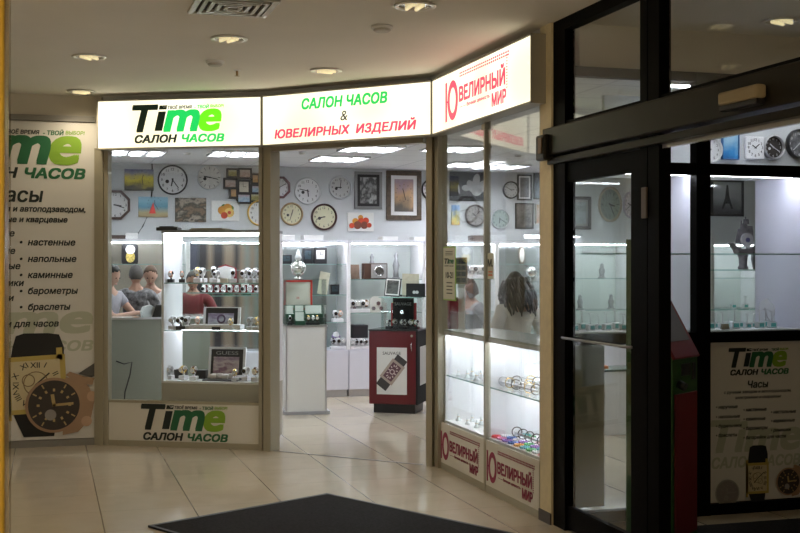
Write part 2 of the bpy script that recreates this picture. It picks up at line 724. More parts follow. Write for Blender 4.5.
# ------------------------------------------------------------------ logo builders
TDARK = mat('sign_black_green', (0.006, 0.02, 0.01), 0.5, emit=0.15)
TGREEN = mat('sign_green', (0.01, 0.36, 0.06), 0.5, emit=0.55, ecol=(0.01, 0.5, 0.09))
TLIME = mat('sign_lime', (0.12, 0.55, 0.01), 0.5, emit=0.55, ecol=(0.12, 0.7, 0.01))
TRED = mat('sign_red', (0.75, 0.03, 0.08), 0.5, emit=0.5, ecol=(0.9, 0.06, 0.12))
PDARK = mat('print_black_green', (0.01, 0.018, 0.016), 0.6)
PGREEN = mat('print_green', (0.015, 0.13, 0.05), 0.6)
PLIME = mat('print_lime', (0.22, 0.4, 0.03), 0.6)
PGHOST = mat('print_pale_green', (0.46, 0.49, 0.39), 0.6)
PMAROON = mat('print_maroon', (0.28, 0.02, 0.07), 0.6)


def time_logo(par, cx, cz, w, y, mats, slogan=True):
    """Time wordmark, slogan and the two words under it; cx is the centre, cz the centre of the big word"""
    dk, gr, li = mats
    h = w * 0.27
    x0 = cx - w / 2
    kw = dict(bold=0.03, shear=0.22, y=y)
    # T i
    mb = MB()
    text_to(mb, 'T', x0 + w * 0.14, cz, w * 0.27, h, **kw)
    i0 = x0 + w * 0.31
    sh = 0.22
    zb = cz - h / 2

    def para(xa, xb, z0, z1):
        mb.prism([(xa + sh * (z0 - zb), z0), (xb + sh * (z0 - zb), z0), (xb + sh * (z1 - zb), z1), (xa + sh * (z1 - zb), z1)], y - 0.0015, y)
    para(i0 - w * 0.065, i0 + w * 0.02, zb, zb + h * 0.76)
    para(i0 - w * 0.065, i0 + w * 0.02, zb + h * 0.84, zb + h)
    mb.build('lettering', dk, par)
    # clock hand notch in the dot of the i
    xm = i0 + 0.02 * w + sh * h * 0.9 - w * 0.025
    MB().prism([(xm - w * 0.03, zb + h * 0.98), (xm - w * 0.022, zb + h * 0.98), (xm - w * 0.005, zb + h * 0.91), (xm + w * 0.025, zb + h * 0.93), (xm + w * 0.025, zb + h * 0.96), (xm - w * 0.008, zb + h * 0.94)], y - 0.0025, y - 0.0015).build('clock_hand_mark', WHITEM, par)
    lettering(par, 'm', gr, x0 + w * 0.55, zb + h * 0.385, w * 0.38, h * 0.77, **kw)
    lettering(par, 'e', li, x0 + w * 0.868, zb + h * 0.385, w * 0.225, h * 0.79, **kw)
    if slogan:
        zs = zb + h * 0.93
        lettering(par, 'ТВОЁ ВРЕМЯ', dk, x0 + w * 0.53, zs, w * 0.27, y=y, shear=0.15, bold=0.03)
        lettering(par, '- ТВОЙ', gr, x0 + w * 0.775, zs, w * 0.16, y=y, shear=0.15, bold=0.03)
        lettering(par, 'ВЫБОР!', li, x0 + w * 0.945, zs, w * 0.15, y=y, shear=0.15, bold=0.03)
    z2 = zb - h * 0.31
    lettering(par, 'САЛОН', dk, x0 + w * 0.26, z2, w * 0.47, h * 0.3, y=y, shear=0.2, bold=0.04)
    lettering(par, 'ЧАСОВ', gr, x0 + w * 0.79, z2, w * 0.465, h * 0.3, y=y, shear=0.2, bold=0.04)


def jewel_logo(par, x0, x1, z0, z1, y, m):
    """big ring letter with the bar, the word beside it, dotted corner and small lines"""
    w, h = x1 - x0, z1 - z0
    R = h * 0.33
    cx, cz = x0 + w * 0.13, z0 + h * 0.45
    mb = MB()
    t = []
    n = 40
    ax, az = w * 0.09, h * 0.42
    ro, ri = 1.0, 0.64
    for i in range(n):
        a, b = 2 * PI * i / n, 2 * PI * (i + 1) / n
        mb.prism([(cx + ax * ro * math.cos(a), cz + az * ro * math.sin(a)), (cx + ax * ro * math.cos(b), cz + az * ro * math.sin(b)), (cx + ax * ri * 0.93 * math.cos(b), cz + az * ri * math.sin(b)), (cx + ax * ri * 0.93 * math.cos(a), cz + az * ri * math.sin(a))], y - 0.0015, y)
    mb.box(x0, x0 + w * 0.03, y - 0.0015, y, cz - az, cz + az * 1.0)
    mb.box(x0 + w * 0.02, cx - ax * 0.85, y - 0.0015, y, cz - h * 0.018, cz + h * 0.018)
    mb.build('lettering', m, par)
    lettering(par, 'ВЕЛИРНЫЙ', m, x0 + w * 0.595, z0 + h * 0.56, w * 0.7, h * 0.38, y=y, bold=0.035)
    lettering(par, 'МИР', m, x0 + w * 0.86, z0 + h * 0.15, w * 0.2, h * 0.24, y=y, bold=0.035)
    lettering(par, '— — Вечная ценность', m, x0 + w * 0.49, z0 + h * 0.25, w * 0.47, h * 0.09, y=y, bold=0.02)
    mb = MB()
    k = 26
    for i in range(k):
        xx = x0 + w * (0.25 + 0.73 * i / (k - 1))
        for dz in (0.93, 0.87):
            mb.box(xx, xx + w * 0.018, y - 0.0015, y, z0 + h * dz, z0 + h * (dz + 0.035))
    for i in range(12):
        zz = z0 + h * (0.88 - 0.6 * i / 11)
        mb.box(x0 + w * 0.965, x0 + w * 0.98, y - 0.0015, y, zz, zz + h * 0.022)
    mb.build('dotted_border', m, par)


# ------------------------------------------------------------------ illuminated fascia signs
S1 = (0.435, 10.80)
S2 = (1.785, 10.09)
S3 = (2.92, 8.846)
S4 = (2.92, 6.85)
ZS0, ZS1 = 2.637, 3.075
FACE = mat('lit_sign_face', (0.9, 0.88, 0.78), 0.4, emit=1.0, ecol=(1.0, 0.96, 0.82))
CASE = mat('sign_case', (0.36, 0.34, 0.28), 0.5)


def light_face_mat():
    m = bpy.data.materials.new('backlit_acrylic')
    m.use_nodes = True
    nt = m.node_tree
    b = nt.nodes['Principled BSDF']
    b.inputs['Base Color'].default_value = (0.8, 0.78, 0.7, 1)
    b.inputs['Roughness'].default_value = 0.35
    tc = nt.nodes.new('ShaderNodeTexCoord')
    no = nt.nodes.new('ShaderNodeTexNoise')
    no.inputs['Scale'].default_value = 1.6
    no.inputs['Detail'].default_value = 0
    nt.links.new(tc.outputs['Object'], no.inputs['Vector'])
    r = nt.nodes.new('ShaderNodeValToRGB')
    r.color_ramp.elements[0].color = (0.82, 0.75, 0.52, 1)
    r.color_ramp.elements[1].color = (1.0, 0.96, 0.76, 1)
    r.color_ramp.elements[0].position = 0.3
    r.color_ramp.elements[1].position = 0.6
    nt.links.new(no.outputs['Fac'], r.inputs['Fac'])
    nt.links.new(r.outputs['Color'], b.inputs['Emission Color'])
    b.inputs['Emission Strength'].default_value = 0.58
    return m


FACE = light_face_mat()


def sign(A, B, label, end=False):
    s = Seg(A, B)
    t = thing('fascia_sign', label, 'sign', (A[0], A[1], 0), s.ang)
    z0, z1 = ZS0, ZS1
    MB().box(0.012, s.L - 0.012, 0.0, 0.004, z0 + 0.012, z1 - 0.012).build('lit_face', FACE, t)
    m = MB().box(0, s.L, 0.004, 0.095, z0, z1)
    m.box(0, s.L, -0.006, 0.004, z0, z0 + 0.012).box(0, s.L, -0.006, 0.004, z1 - 0.012, z1)
    m.box(0, 0.012, -0.006, 0.004, z0, z1).box(s.L - 0.012, s.L, -0.006, 0.004, z0, z1)
    m.build('casing', CASE, t)
    return t, s


t, s = sign(S1, S2, 'lit cream sign with the big green word Time over the watch window')
xa, za = s.px(133, 131)
xb, _ = s.px(222, 131)
ztop = s.px(178, 104)[1]
zbot = s.px(178, 131.5)[1]
# wordmark height is tied to its width
time_logo(t, (xa + xb) / 2, (ztop + zbot) / 2, xb - xa, -0.001, (TDARK, TGREEN, TLIME))
t, s = sign(S2, S3, 'lit cream sign with green and red Russian words over the open doorway')
xa, z = s.px(302, 101)
xb, _ = s.px(387, 101)
lettering(t, 'САЛОН ЧАСОВ', TGREEN, (xa + xb) / 2, s.px(345, 100.5)[1], xb - xa, 0.088, y=0, shear=0.15, bold=0.035)
lettering(t, '&', TDARK, s.px(344, 115)[0], s.px(344, 115.5)[1], None, 0.08, y=0, shear=0.15)
xa, z = s.px(275, 129)
xb, _ = s.px(416, 129)
lettering(t, 'ЮВЕЛИРНЫХ  ИЗДЕЛИЙ', TRED, (xa + xb) / 2, s.px(346, 129)[1], xb - xa, 0.108, y=0, shear=0.15, bold=0.035)
t, s = sign(S3, S4, 'lit cream sign with a red ring letter and red words over the jewellery window')
xa, _ = s.px(445.5, 100)
xb, _ = s.px(509, 100)
jewel_logo(t, xa, xb, s.px(453, 121.5)[1], s.px(453, 74)[1], 0, TRED)

# printed lower panels
t = thing('printed_panel', 'off-white panel with the green word Time under the watch window', 'panel', ST.w(0), ST.ang)
MB().box(0.055, ST.L - 0.02, -0.008, 0.006, 0.05, 0.385).build('board', PANELW, t)
xa, _ = ST.px(142, 420)
xb, _ = ST.px(226, 420)
time_logo(t, (xa + xb) / 2, (ST.px(185, 405)[1] + ST.px(185, 430)[1]) / 2, xb - xa, -0.009, (PDARK, PGREEN, PLIME))
for k, (a, b, p0, p1, lab) in enumerate(((0.03, 1.003, 442, 481, 'off-white panel with maroon jewellery logo nearer the open doorway'), (1.027, SJ.L - 0.012, 488, 536, 'off-white panel with maroon jewellery logo beside the cream corner'))):
    t = thing('printed_panel', lab, 'panel', SJ.w(0), SJ.ang)
    MB().box(a, b, -0.008, 0.006, 0.05, 0.37).build('board', PANELW, t)
    xa, xb = SJ.px(p0, 450)[0], SJ.px(p1, 450)[0]
    jewel_logo(t, xa, xb, 0.075, 0.335, -0.009, PMAROON)


# ------------------------------------------------------------------ posters
def flat_round_watch(par, cx, cz, R, y, case, dial, wd=0.25, marks=None, body=True):
    w = MB()
    if body:
        w.prism([(cx + R * 0.3, cz - R * 1.1), (cx + R * 0.85, cz - R * 1.0), (cx + R * 1.3, cz - R * 0.5), (cx + R * 1.42, cz + R * 0.1), (cx + R * 1.25, cz + R * 0.6), (cx + R * 0.95, cz + R * 0.95), (cx + R * 0.4, cz + R * 1.0)], y - 0.001, y)
        w.prism([(cx + R * 0.4, cz + R * 1.08), (cx + R * 0.55, cz + R * 1.2), (cx + R * 1.1, cz + R * 1.0), (cx + R * 1.42, cz + R * 0.95), (cx + R * 1.35, cz + R * 0.7), (cx + R * 0.9, cz + R * 0.75)], y - 0.0012, y)
        s_ = MB().prism([(cx + R * 0.85, cz + R * 1.12), (cx + R * 1.5, cz + R * 1.55), (cx + R * 1.5, cz + R * 1.02), (cx + R * 1.3, cz + R * 0.98)], y - 0.0008, y)
        s_.build('strap_print', mat('print_grey_strap', (0.08, 0.075, 0.07), 0.6), par)
        for ax, az in ((1.34, 0.28), (1.14, -0.62)):
            MB().disc(R * 0.19, y - 0.002, y, 16, cx + R * ax, cz + R * az).disc(R * 0.09, y - 0.003, y, 12, cx + R * ax + R * 0.08, cz + R * az).build('crown_print', mat('print_rose_light', (0.5, 0.33, 0.22), 0.5), par)
    w.disc(R, y - 0.003, y, 40, cx, cz)
    p = w.build('watch_print', case, par)
    MB().disc(R * 0.9, y - 0.004, y - 0.003, 40, cx, cz).build('watch_dial_print', dial, p)
    mk = MB()
    for i in range(12):
        a = i * PI / 6
        M = Matrix.Translation((cx, 0, cz)) @ Matrix.Rotation(a, 4, 'Y')
        mk.box(-R * 0.04, R * 0.04, y - 0.005, y - 0.004, R * 0.5, R * 0.6, M=M)
        if i % 3:
            mk.box(-R * 0.025, R * 0.025, y - 0.005, y - 0.004, R * 0.7, R * 0.85, M=M)
    for a, l, ww in ((-0.15, 0.4, 0.06), (1.5, 0.68, 0.045)):
        mk.box(-R * ww, R * ww, y - 0.0055, y - 0.004, -0.05 * R, R * l, M=Matrix.Translation((cx, 0, cz)) @ Matrix.Rotation(a, 4, 'Y'))
    mk.build('dial_marks_print', marks or mat('print_gold', (0.45, 0.33, 0.14), 0.5), p)
    MB().disc(R * 0.2, y - 0.0052, y - 0.004, 20, cx - R * 0.12, cz - R * 0.35).build('subdial_print', mat('print_grey', (0.3, 0.28, 0.26), 0.5), p)
    return p


def flat_square_watch(par, cx, cz, w, h, y, strap_top, strap_bot, tilt=-0.05):
    st = MB().prism([(cx - w * 0.42, cz + h * 0.42), (cx + w * 0.46, cz + h * 0.48), (cx + w * 0.46, cz + strap_top * 0.72), (cx + w * 0.38, cz + strap_top * 0.97), (cx + w * 0.2, cz + strap_top), (cx - w * 0.2, cz + strap_top), (cx - w * 0.33, cz + strap_top * 0.95), (cx - w * 0.38, cz + strap_top * 0.75)], y - 0.001, y)
    st.build('strap_print', mat('print_black', (0.01, 0.01, 0.011), 0.6), par)
    st = MB()
    st.prism([(cx - w * 0.4, cz - h * 0.45), (cx + w * 0.36, cz - h * 0.45), (cx + w * 0.3, cz - strap_bot), (cx - w * 0.2, cz - strap_bot)], y - 0.001, y)
    st.build('strap_print', mat('print_black', (0.01, 0.01, 0.011), 0.6), par)
    M = Matrix.Translation((cx, 0, cz)) @ Matrix.Rotation(tilt, 4, 'Y')
    c = MB().box(-w / 2, w / 2, y - 0.003, y, -h / 2, h / 2, M=M)
    c.box(-w * 0.5, -w * 0.42, y - 0.003, y, -h * 0.6, h * 0.6, M=M).box(w * 0.36, w * 0.46, y - 0.003, y, h * 0.4, h * 0.62, M=M)
    p = c.build('watch_print', mat('print_yellow_gold', (0.5, 0.38, 0.1), 0.5), par)
    MB().box(-w * 0.41, w * 0.41, y - 0.004, y - 0.003, -h * 0.42, h * 0.42, M=M).build('watch_dial_print', mat('print_cream_dial', (0.6, 0.52, 0.32), 0.6), p)
    mk = MB()
    for txt, ax, az in (('XII', 0, 0.34), ('I', 0.17, 0.33), ('XI', -0.18, 0.33), ('X', -0.33, 0.17), ('II', 0.33, 0.17), ('IX', -0.33, 0), ('III', 0.33, 0), ('VIII', -0.32, -0.17), ('VII', -0.18, -0.33), ('VI', 0, -0.34), ('V', 0.18, -0.33), ('IIII', 0.33, -0.17)):
        c2 = M @ Vector((ax * w, 0, az * h))
        text_to(mk, txt, c2.x, c2.z, None, h * 0.095, y=y - 0.004, bold=0.015, depth=0.001, rot=math.atan2(-ax, az) if az > 0 else math.atan2(-ax, az) + PI)
    for a, l in ((0.9, 0.3), (-2.4, 0.2)):
        mk.box(-w * 0.012, w * 0.012, y - 0.0055, y - 0.004, 0, l * h, M=M @ Matrix.Rotation(a, 4, 'Y'))
    mk.build('dial_marks_print', mat('print_black'), p)
    rg = MB()
    for ax, az, r in ((0, 0.02, 0.2), (-0.12, 0.08, 0.1), (0.12, -0.1, 0.1)):
        rg.ring(r * w, w * 0.008, 24, 6, M=M @ Matrix.Translation((ax * w, y - 0.004, az * h)) @ Matrix.Rotation(PI / 2, 4, 'X'))
    rg.build('subdial_print', mat('print_brown', (0.2, 0.13, 0.06), 0.6), p)
    return p


def list_lines(par, items, h, y, m=None):
    mb = MB()
    for txt, x, z in items:
        text_to(mb, txt, x, z, em=h, y=y, bold=0.025, shear=0.2, align='l', depth=0.001)
    mb.build('lettering', m or PDARK, par)


PAPER = mat('poster_paper', (0.66, 0.65, 0.61), 0.55, noise=0.03, nscale=2)
# --- large poster on the wall at the left
YP = 10.945
t = thing('shop_poster', 'tall cream watch shop poster on the wall left of the watch window', 'poster', (-1.2, YP, 0), 0)
xr = 0.455 + 1.2
xl = SP.px(-66, 263)[0]
MB().box(xl, xr, -0.008, 0.0, 0.065, 2.885).build('paper', PAPER, t)
yy = -0.0085
MB().box(xr, xr + 0.02, -0.015, 0, 0.06, 2.9).build('edge_strip', ALU, t)


def pz(py, px=50):
    return SP.px(px, py)[1]


def pxx(px, py=263):
    return SP.px(px, py)[0]


# the wordmark as large as its visible half shows
time_logo(t, (pxx(-48) + pxx(82)) / 2, (pz(126) + pz(167)) / 2, pxx(82) - pxx(-48), yy, (PDARK, PGREEN, PLIME))
lettering(t, 'Часы', PDARK, pxx(18), pz(195), pxx(43) - pxx(-7), y=yy, bold=0.02, shear=0.15)
lettering(t, 'с ручным заводом и автоподзаводом,', PDARK, pxx(12), pz(210.5), pxx(87) - pxx(-62), y=yy, bold=0.03, shear=0.2)
lettering(t, 'электронные и кварцевые', PDARK, pxx(17), pz(221), pxx(68) - pxx(-34), y=yy, bold=0.03, shear=0.2)
hh = 0.078
list_lines(t, [('•  настенные', pxx(20), pz(243)), ('•  напольные', pxx(20), pz(259.5)), ('•  каминные', pxx(20), pz(275.5)), ('•  барометры', pxx(20), pz(291.5)), ('•  браслеты', pxx(20), pz(307.5)), ('•  наручные', pxx(-38), pz(235)), ('•  настольные', pxx(-47), pz(251.5)), ('•  карманные', pxx(-39), pz(267.5)), ('•  будильники', pxx(-38), pz(283.5)), ('•  ремешки', pxx(-36), pz(299)), ('•  батарейки для часов', pxx(-44), pz(324))], hh, yy)
lettering(t, 'Time', PGHOST, pxx(22), pz(318), pxx(92) - pxx(-48), 0.26, y=yy + 0.0006, depth=0.0005, bold=0.03, shear=0.22)
lettering(t, 'САЛОН ЧАСОВ', PGHOST, pxx(22), pz(346), pxx(92) - pxx(-52), 0.09, y=yy + 0.0006, depth=0.0005, bold=0.03, shear=0.2)
w_, h_ = pxx(66) - pxx(5), pz(356) - pz(413)
flat_square_watch(t, pxx(36), pz(384), w_, h_, yy - 0.003, pz(333) - pz(384), pz(384) - pz(436))
flat_round_watch(t, pxx(54), pz(405), pxx(82.5) - pxx(54), yy - 0.012, mat('print_rose', (0.36, 0.23, 0.14), 0.5), mat('print_dark_dial', (0.045, 0.035, 0.03), 0.5))
flat_round_watch(t, pxx(-22), pz(410), pxx(30) - pxx(4), yy - 0.002, mat('print_steel', (0.35, 0.33, 0.3), 0.5), mat('print_grey_dial', (0.25, 0.23, 0.22), 0.5), body=False)
# ------------------------------------------------------------------ right hand window facing the camera (window_3), dark frame
ZR0, ZR1 = 1.117, 1.185      # rail over the posters
ZT0, ZT1 = 2.20, 2.275       # transom
MX = 4.02


def vx(px):
    return onv(px, HY, VW).x


mx0, mx1 = vx(692.5), vx(706.5)
w3 = MB()
for a, b in ((3.1, 3.13), (mx0, mx1), (6.0, 6.1)):
    w3.box(a, b, VW - 0.05, VW + 0.03, 0, 2.86)
for z0, z1 in ((0, 0.07), (ZR0, ZR1), (ZT0, ZT1), (2.8, 2.86)):
    w3.box(3.13, 6.0, VW - 0.045, VW + 0.025, z0, z1)
window3 = struct('window_3', w3, DARK)
MB().box(3.13, mx0, VW - 0.004, VW + 0.004, 0.07, 2.8).build('window_pane', GLASS, window3)
MB().box(mx1, 6.0, VW - 0.004, VW + 0.004, 0.07, 2.8).build('window_pane', GLASS, window3)
# cream plinth strip at the foot
# --- poster behind that glass, below the rail
t = thing('shop_poster', 'shaded watch shop poster low in the dark window frame by the entrance', 'poster', (0, VW - 0.012, 0), 0)
MB().box(mx1 + 0.005, 5.99, -0.008, 0.006, 0.075, ZR0).build('paper', PAPER, t)
yy = -0.0085


def q(px, py):
    p = onv(px, py, VW - 0.02)
    return p.x, p.z


def qt(txt, px0, px1, py, m=PDARK, h=None, **k):
    a, b = q(px0, py)[0], q(px1, py)[0]
    lettering(t, txt, m, (a + b) / 2, q((px0 + px1) / 2, py)[1], b - a, h, y=yy, **k)


a, b = q(729, 360)[0], q(787, 360)[0]
time_logo(t, (a + b) / 2, (q(757, 348)[1] + q(757, 366.5)[1]) / 2, b - a, yy, (PDARK, PGREEN, PLIME))
qt('Часы', 748, 768, 384, bold=0.02, shear=0.15)
qt('с ручным заводом и автоподзаводом,', 724, 791, 392, bold=0.012, shear=0.2)
qt('электронные и кварцевые', 735, 781, 397.5, bold=0.012, shear=0.2)
lh = 0.03
L = []
for j, col in enumerate((('• наручные', '• напольные', '• будильники', '• браслеты'), ('• настенные', '• каминные', '• барометры', '• батарейки для часов'), ('• настольные', '• карманные', '• ремешки'))):
    for i, txt in enumerate(col):
        x, z = q(716 + 27.5 * j + (-0), 408 + i * 9.3 + 2.2 * j)
        L.append((txt, x, z))
list_lines(t, L, lh, yy)
a, b = q(712, 440)[0], q(800, 440)[0]
lettering(t, 'Time', PGHOST, (a + b) / 2, q(757, 435)[1], b - a, 0.2, y=yy + 0.0006, depth=0.0005, bold=0.03, shear=0.22)
lettering(t, 'САЛОН ЧАСОВ', PGHOST, (a + b) / 2, q(757, 461)[1], b - a, 0.07, y=yy + 0.0006, depth=0.0005, bold=0.03, shear=0.2)
sc = onv(757, 400, VW)
k = 7.7 / F
cx, cz = q(757, 478)
flat_square_watch(t, cx, cz, 26 * k, 31 * k, yy - 0.003, 33 * k, 28 * k, 0.0)
cx, cz = q(787, 481)
flat_round_watch(t, cx, cz, 14 * k, yy - 0.012, mat('print_rose'), mat('print_dark_dial'))
cx, cz = q(727, 493)
flat_round_watch(t, cx, cz, 13.5 * k, yy - 0.002, mat('print_steel'), mat('print_grey_dial'), body=False, marks=mat('print_grey'))

# ------------------------------------------------------------------ entrance frame (door_2), dark, running towards the camera
U0, U1 = 3.03, 3.10
vj0, vj1 = 6.60, 6.77
vp0, vp1 = onu(671, HY, U1).y, onu(640, HY, U0).y
vm = (vp0 + vp1) / 2 + 0.02
e = MB()
e.box(U0, U1, vj0, vj1, 0, 3.13)
e.box(U0, U1, vp0, vm - 0.006, 0, 3.13).box(U0, U1, vm + 0.006, vp1, 0, 3.13)
e.box(U0 + 0.02, U1, vm - 0.006, vm + 0.006, 0, 3.13)
e.box(U0, U1, 3.2, 3.4, 0, 3.13)
e.box(U0, U1, 3.4, vj0, 3.06, 3.13)
e.box(U0 + 0.01, U1 - 0.01, 3.4, vj0, 2.44, 2.5)
ent = struct('door_2', e, DARK)
MB().box(U0 - 0.05, U1 + 0.02, 3.3, 6.83, 2.30, 2.47, 0.008).box(U0 - 0.03, U1, 3.3, 6.80, 2.245, 2.285, 0.004).build('header_beam', DARKM, ent)
MB().box(U0 + 0.02, U1 - 0.02, 3.3, vp0, 2.225, 2.245).build('added_light_stripe', mat('pale_light_stripe', (0.6, 0.6, 0.62), 0.25, 0.6), ent)  # pale strip added for the bright stripe reflected under the header
MB().box(3.06, 3.068, vp1, vj0, 2.47, 3.06).build('transom_pane', GLASS, ent)
MB().box(3.06, 3.068, 3.4, vp0, 2.47, 3.06).build('transom_pane', GLASS, ent)
# end cap bracket of the beam
t = thing('beam_bracket', 'small dark bracket at the beam end beside the cream corner', 'bracket', (0, 0, 0))
MB().box(U0 - 0.085, U0 - 0.03, 6.72, 6.86, 2.27, 2.43, 0.015).build('plate', DARKM, t)
MB().box(U0 - 0.092, U0 - 0.085, 6.75, 6.80, 2.31, 2.41, 0.003).build('cover', mat('brown_cover', (0.12, 0.07, 0.035), 0.5), t)
# door leaf in the first bay
leaf = MB()
lv0, lv1 = vp1 + 0.005, vj0 - 0.005
zb, zt = 0.15, 2.125
gl0, gl1 = onu(631, HY, 3.045).y, onu(569.5, HY, 3.08).y
leaf.box(3.045, 3.08, lv0, gl0, 0.015, 2.24).box(3.045, 3.08, gl1, lv1, 0.015, 2.24)
leaf.box(3.045, 3.08, gl0, gl1, 0.015, zb).box(3.045, 3.08, gl0, gl1, zt, 2.24)
dl = thing('entrance_door_leaf', 'dark framed glass door leaf in the entrance frame beside the cream corner', 'door', (0, 0, 0))
leaf.build('leaf_frame', DARK, dl)
MB().box(3.058, 3.066, gl0, gl1, zb, zt).build('glass_pane', GLASS, dl)
MB().tube([(3.04, gl0 - 0.02, 1.175), (3.02, gl0 + 0.03, 1.175), (3.02, gl1 - 0.03, 1.175), (3.04, gl1 + 0.02, 1.175)], 0.008).build('push_bar', mat('dull_steel', (0.3, 0.3, 0.31), 0.35, 0.8), dl)
MB().box(3.018, 3.03, onu(645, HY, U0).y - 0.03, onu(643, HY, U0).y, onu(648, 218, U0).z, onu(648, 187, U0).z, 0.003).build('lock_plate', mat('brown_metal', (0.15, 0.12, 0.1), 0.4, 0.5), ent)
# sensor on the beam
t = thing('door_sensor', 'beige motion sensor box mounted on the dark entrance beam', 'sensor', (0, 0, 0))
s0, s1 = onu(759, 95, U0 - 0.09).y, onu(720, 100, U0 - 0.09).y
MB().box(U0 - 0.105, U0 - 0.05, s0, s1, 2.345, 2.405, 0.012).build('housing', mat('beige_plastic', (0.3, 0.24, 0.14), 0.45), t)
MB().box(U0 - 0.1, U0 - 0.052, s0 + 0.01, s1 - 0.01, 2.318, 2.345, 0.006).build('lens', BLACK, t)

# ------------------------------------------------------------------ mats
MATM = mat('charcoal_mat_pile', (0.017, 0.016, 0.016), 0.95, noise=0.35, nscale=60, spec=0.1)
A = onz(148, 527.5, 0)
B = onz(327, 495, 0)
ab = (B - A)
dirr = Vector((ab.y, -ab.x, 0)).normalized()
C_ = B + dirr * 2.1
D_ = A + dirr * 2.1
t = thing('entrance_mat', 'large charcoal mat lying askew on the cream tiles before the shop', 'mat', (0, 0, 0))
MB().slab([(p.x, p.y) for p in (A, B, C_, D_)], 0.0, 0.012).build('pile', MATM, t)
cen = (A + B + C_ + D_) / 4
bd = MB()
P = [A, B, C_, D_]
for i in range(4):
    a, b = P[i], P[(i + 1) % 4]
    i0, i1 = a + (cen - a).normalized() * 0.04, b + (cen - b).normalized() * 0.04
    bd.slab([(a.x, a.y), (b.x, b.y), (i1.x, i1.y), (i0.x, i0.y)], 0.0, 0.014)
bd.build('rubber_border', mat('black_rubber', (0.008, 0.008, 0.009), 0.6), t)
t = thing('vestibule_mat', 'dark floor mat in the vestibule below the shaded poster', 'mat', (0, 0, 0))
MB().box(3.25, 6.0, 4.2, 6.45, 0, 0.012, 0.003).build('pile', MATM, t)

# ------------------------------------------------------------------ payment kiosk
kc = at(658, HY, 6.95)
ka = -YAW + math.radians(52)
t = thing('payment_kiosk', 'green and red payment terminal standing behind the entrance posts', 'payment terminal', (kc.x, kc.y, 0), ka)
GRN = mat('kiosk_green', (0.02, 0.09, 0.015), 0.4)
KRED = mat('kiosk_red', (0.16, 0.012, 0.02), 0.4)
w = 0.17
prof = [(-0.17, 0.02), (-0.17, 1.08), (0.03, 1.43), (0.03, 1.48), (0.0, 1.48), (0.0, 1.77), (0.12, 1.77), (0.12, 0.02)]
RZ = Matrix.Rotation(PI / 2, 4, 'Z')
mb = MB()
mb.prism(prof, -w, w, M=Matrix.Rotation(PI / 2, 4, 'Z'))
mb.build('body', GRN, t)
# local: after the turn, profile x -> y, sweep -> -x
MB().box(-w + 0.025, w - 0.025, -0.182, -0.168, 0.06, 0.88, 0.004).build('front_panel', KRED, t)
sl = math.atan2(0.2, 0.35)
MS = Matrix.Translation((0, -0.07, 1.255)) @ Matrix.Rotation(-sl, 4, 'X')
MB().box(-w, w, -0.02, 0.0, -0.205, 0.205, 0.004, M=MS).build('screen_bezel', KRED, t)
MB().box(-w + 0.04, w - 0.04, -0.024, -0.018, -0.1, 0.13, M=MS).build('screen', mat('kiosk_screen', (0.2, 0.2, 0.22), 0.15), t)
MB().box(-0.06, 0.06, -0.18, -0.165, 0.98, 1.05, 0.003).box(0.09, 0.13, -0.18, -0.165, 0.95, 1.05, 0.003).build('cash_slot', BLACK, t)
MB().tube([(-0.1, -0.175, 0.94), (-0.1, -0.22, 0.92)], 0.025).build('knob', BLACK, t)
MB().box(-w - 0.03, w + 0.03, -0.22, 0.15, 0.0, 0.03, 0.005).build('foot', mat('kiosk_foot_green', (0.03, 0.2, 0.02), 0.4), t)

# ------------------------------------------------------------------ yellow pillar at the left edge
pp = onz(2, 533, 0)
p = at(4.5, HY, 4.0)
YEL = mat('yellow_pillar_paint', (0.62, 0.38, 0.03), 0.4, noise=0.06)
struct('pillar_left', MB().box(p.x - 0.5, p.x, p.y, p.y + 0.5, 0, 3.13, 0.01), YEL)
struct('trim_3', MB().box(p.x, p.x + 0.02, p.y + 0.01, p.y + 0.04, 0, 3.13, 0.004), glass_mat('clear_edge', (0.8, 0.77, 0.7), 0.3, 0.05))

# ------------------------------------------------------------------ mall ceiling fittings
TRIM = mat('lamp_trim', (0.7, 0.69, 0.66), 0.3, 0.4)
REFL = mat('lamp_reflector', (0.75, 0.72, 0.66), 0.12, 1.0)
BULB = mat('lamp_bulb', (0.9, 0.75, 0.4), 0.4, emit=0.28, ecol=(1.0, 0.85, 0.5))


def downlight():
    t = thing('downlight', '', 'ceiling light')
    MB().lathe([(0.095, 0.0), (0.122, -0.002), (0.125, -0.008), (0.118, -0.013), (0.1, -0.012), (0.095, -0.003)], 40, cap=False).build('trim_ring', TRIM, t)
    r = MB().lathe([(0.098, -0.006), (0.085, -0.002), (0.0, -0.001)], 32, cap=False).build('reflector', REFL, t)
    for k in range(2):
        b = MB().tube([(-0.06, -0.03 + 0.06 * k, -0.012), (0.06, -0.03 + 0.06 * k, -0.012)], 0.011, 10)
        b.ball((0.06, -0.03 + 0.06 * k, -0.012), 0.012, n=10)
        b.build('bulb', BULB, t)
    return t


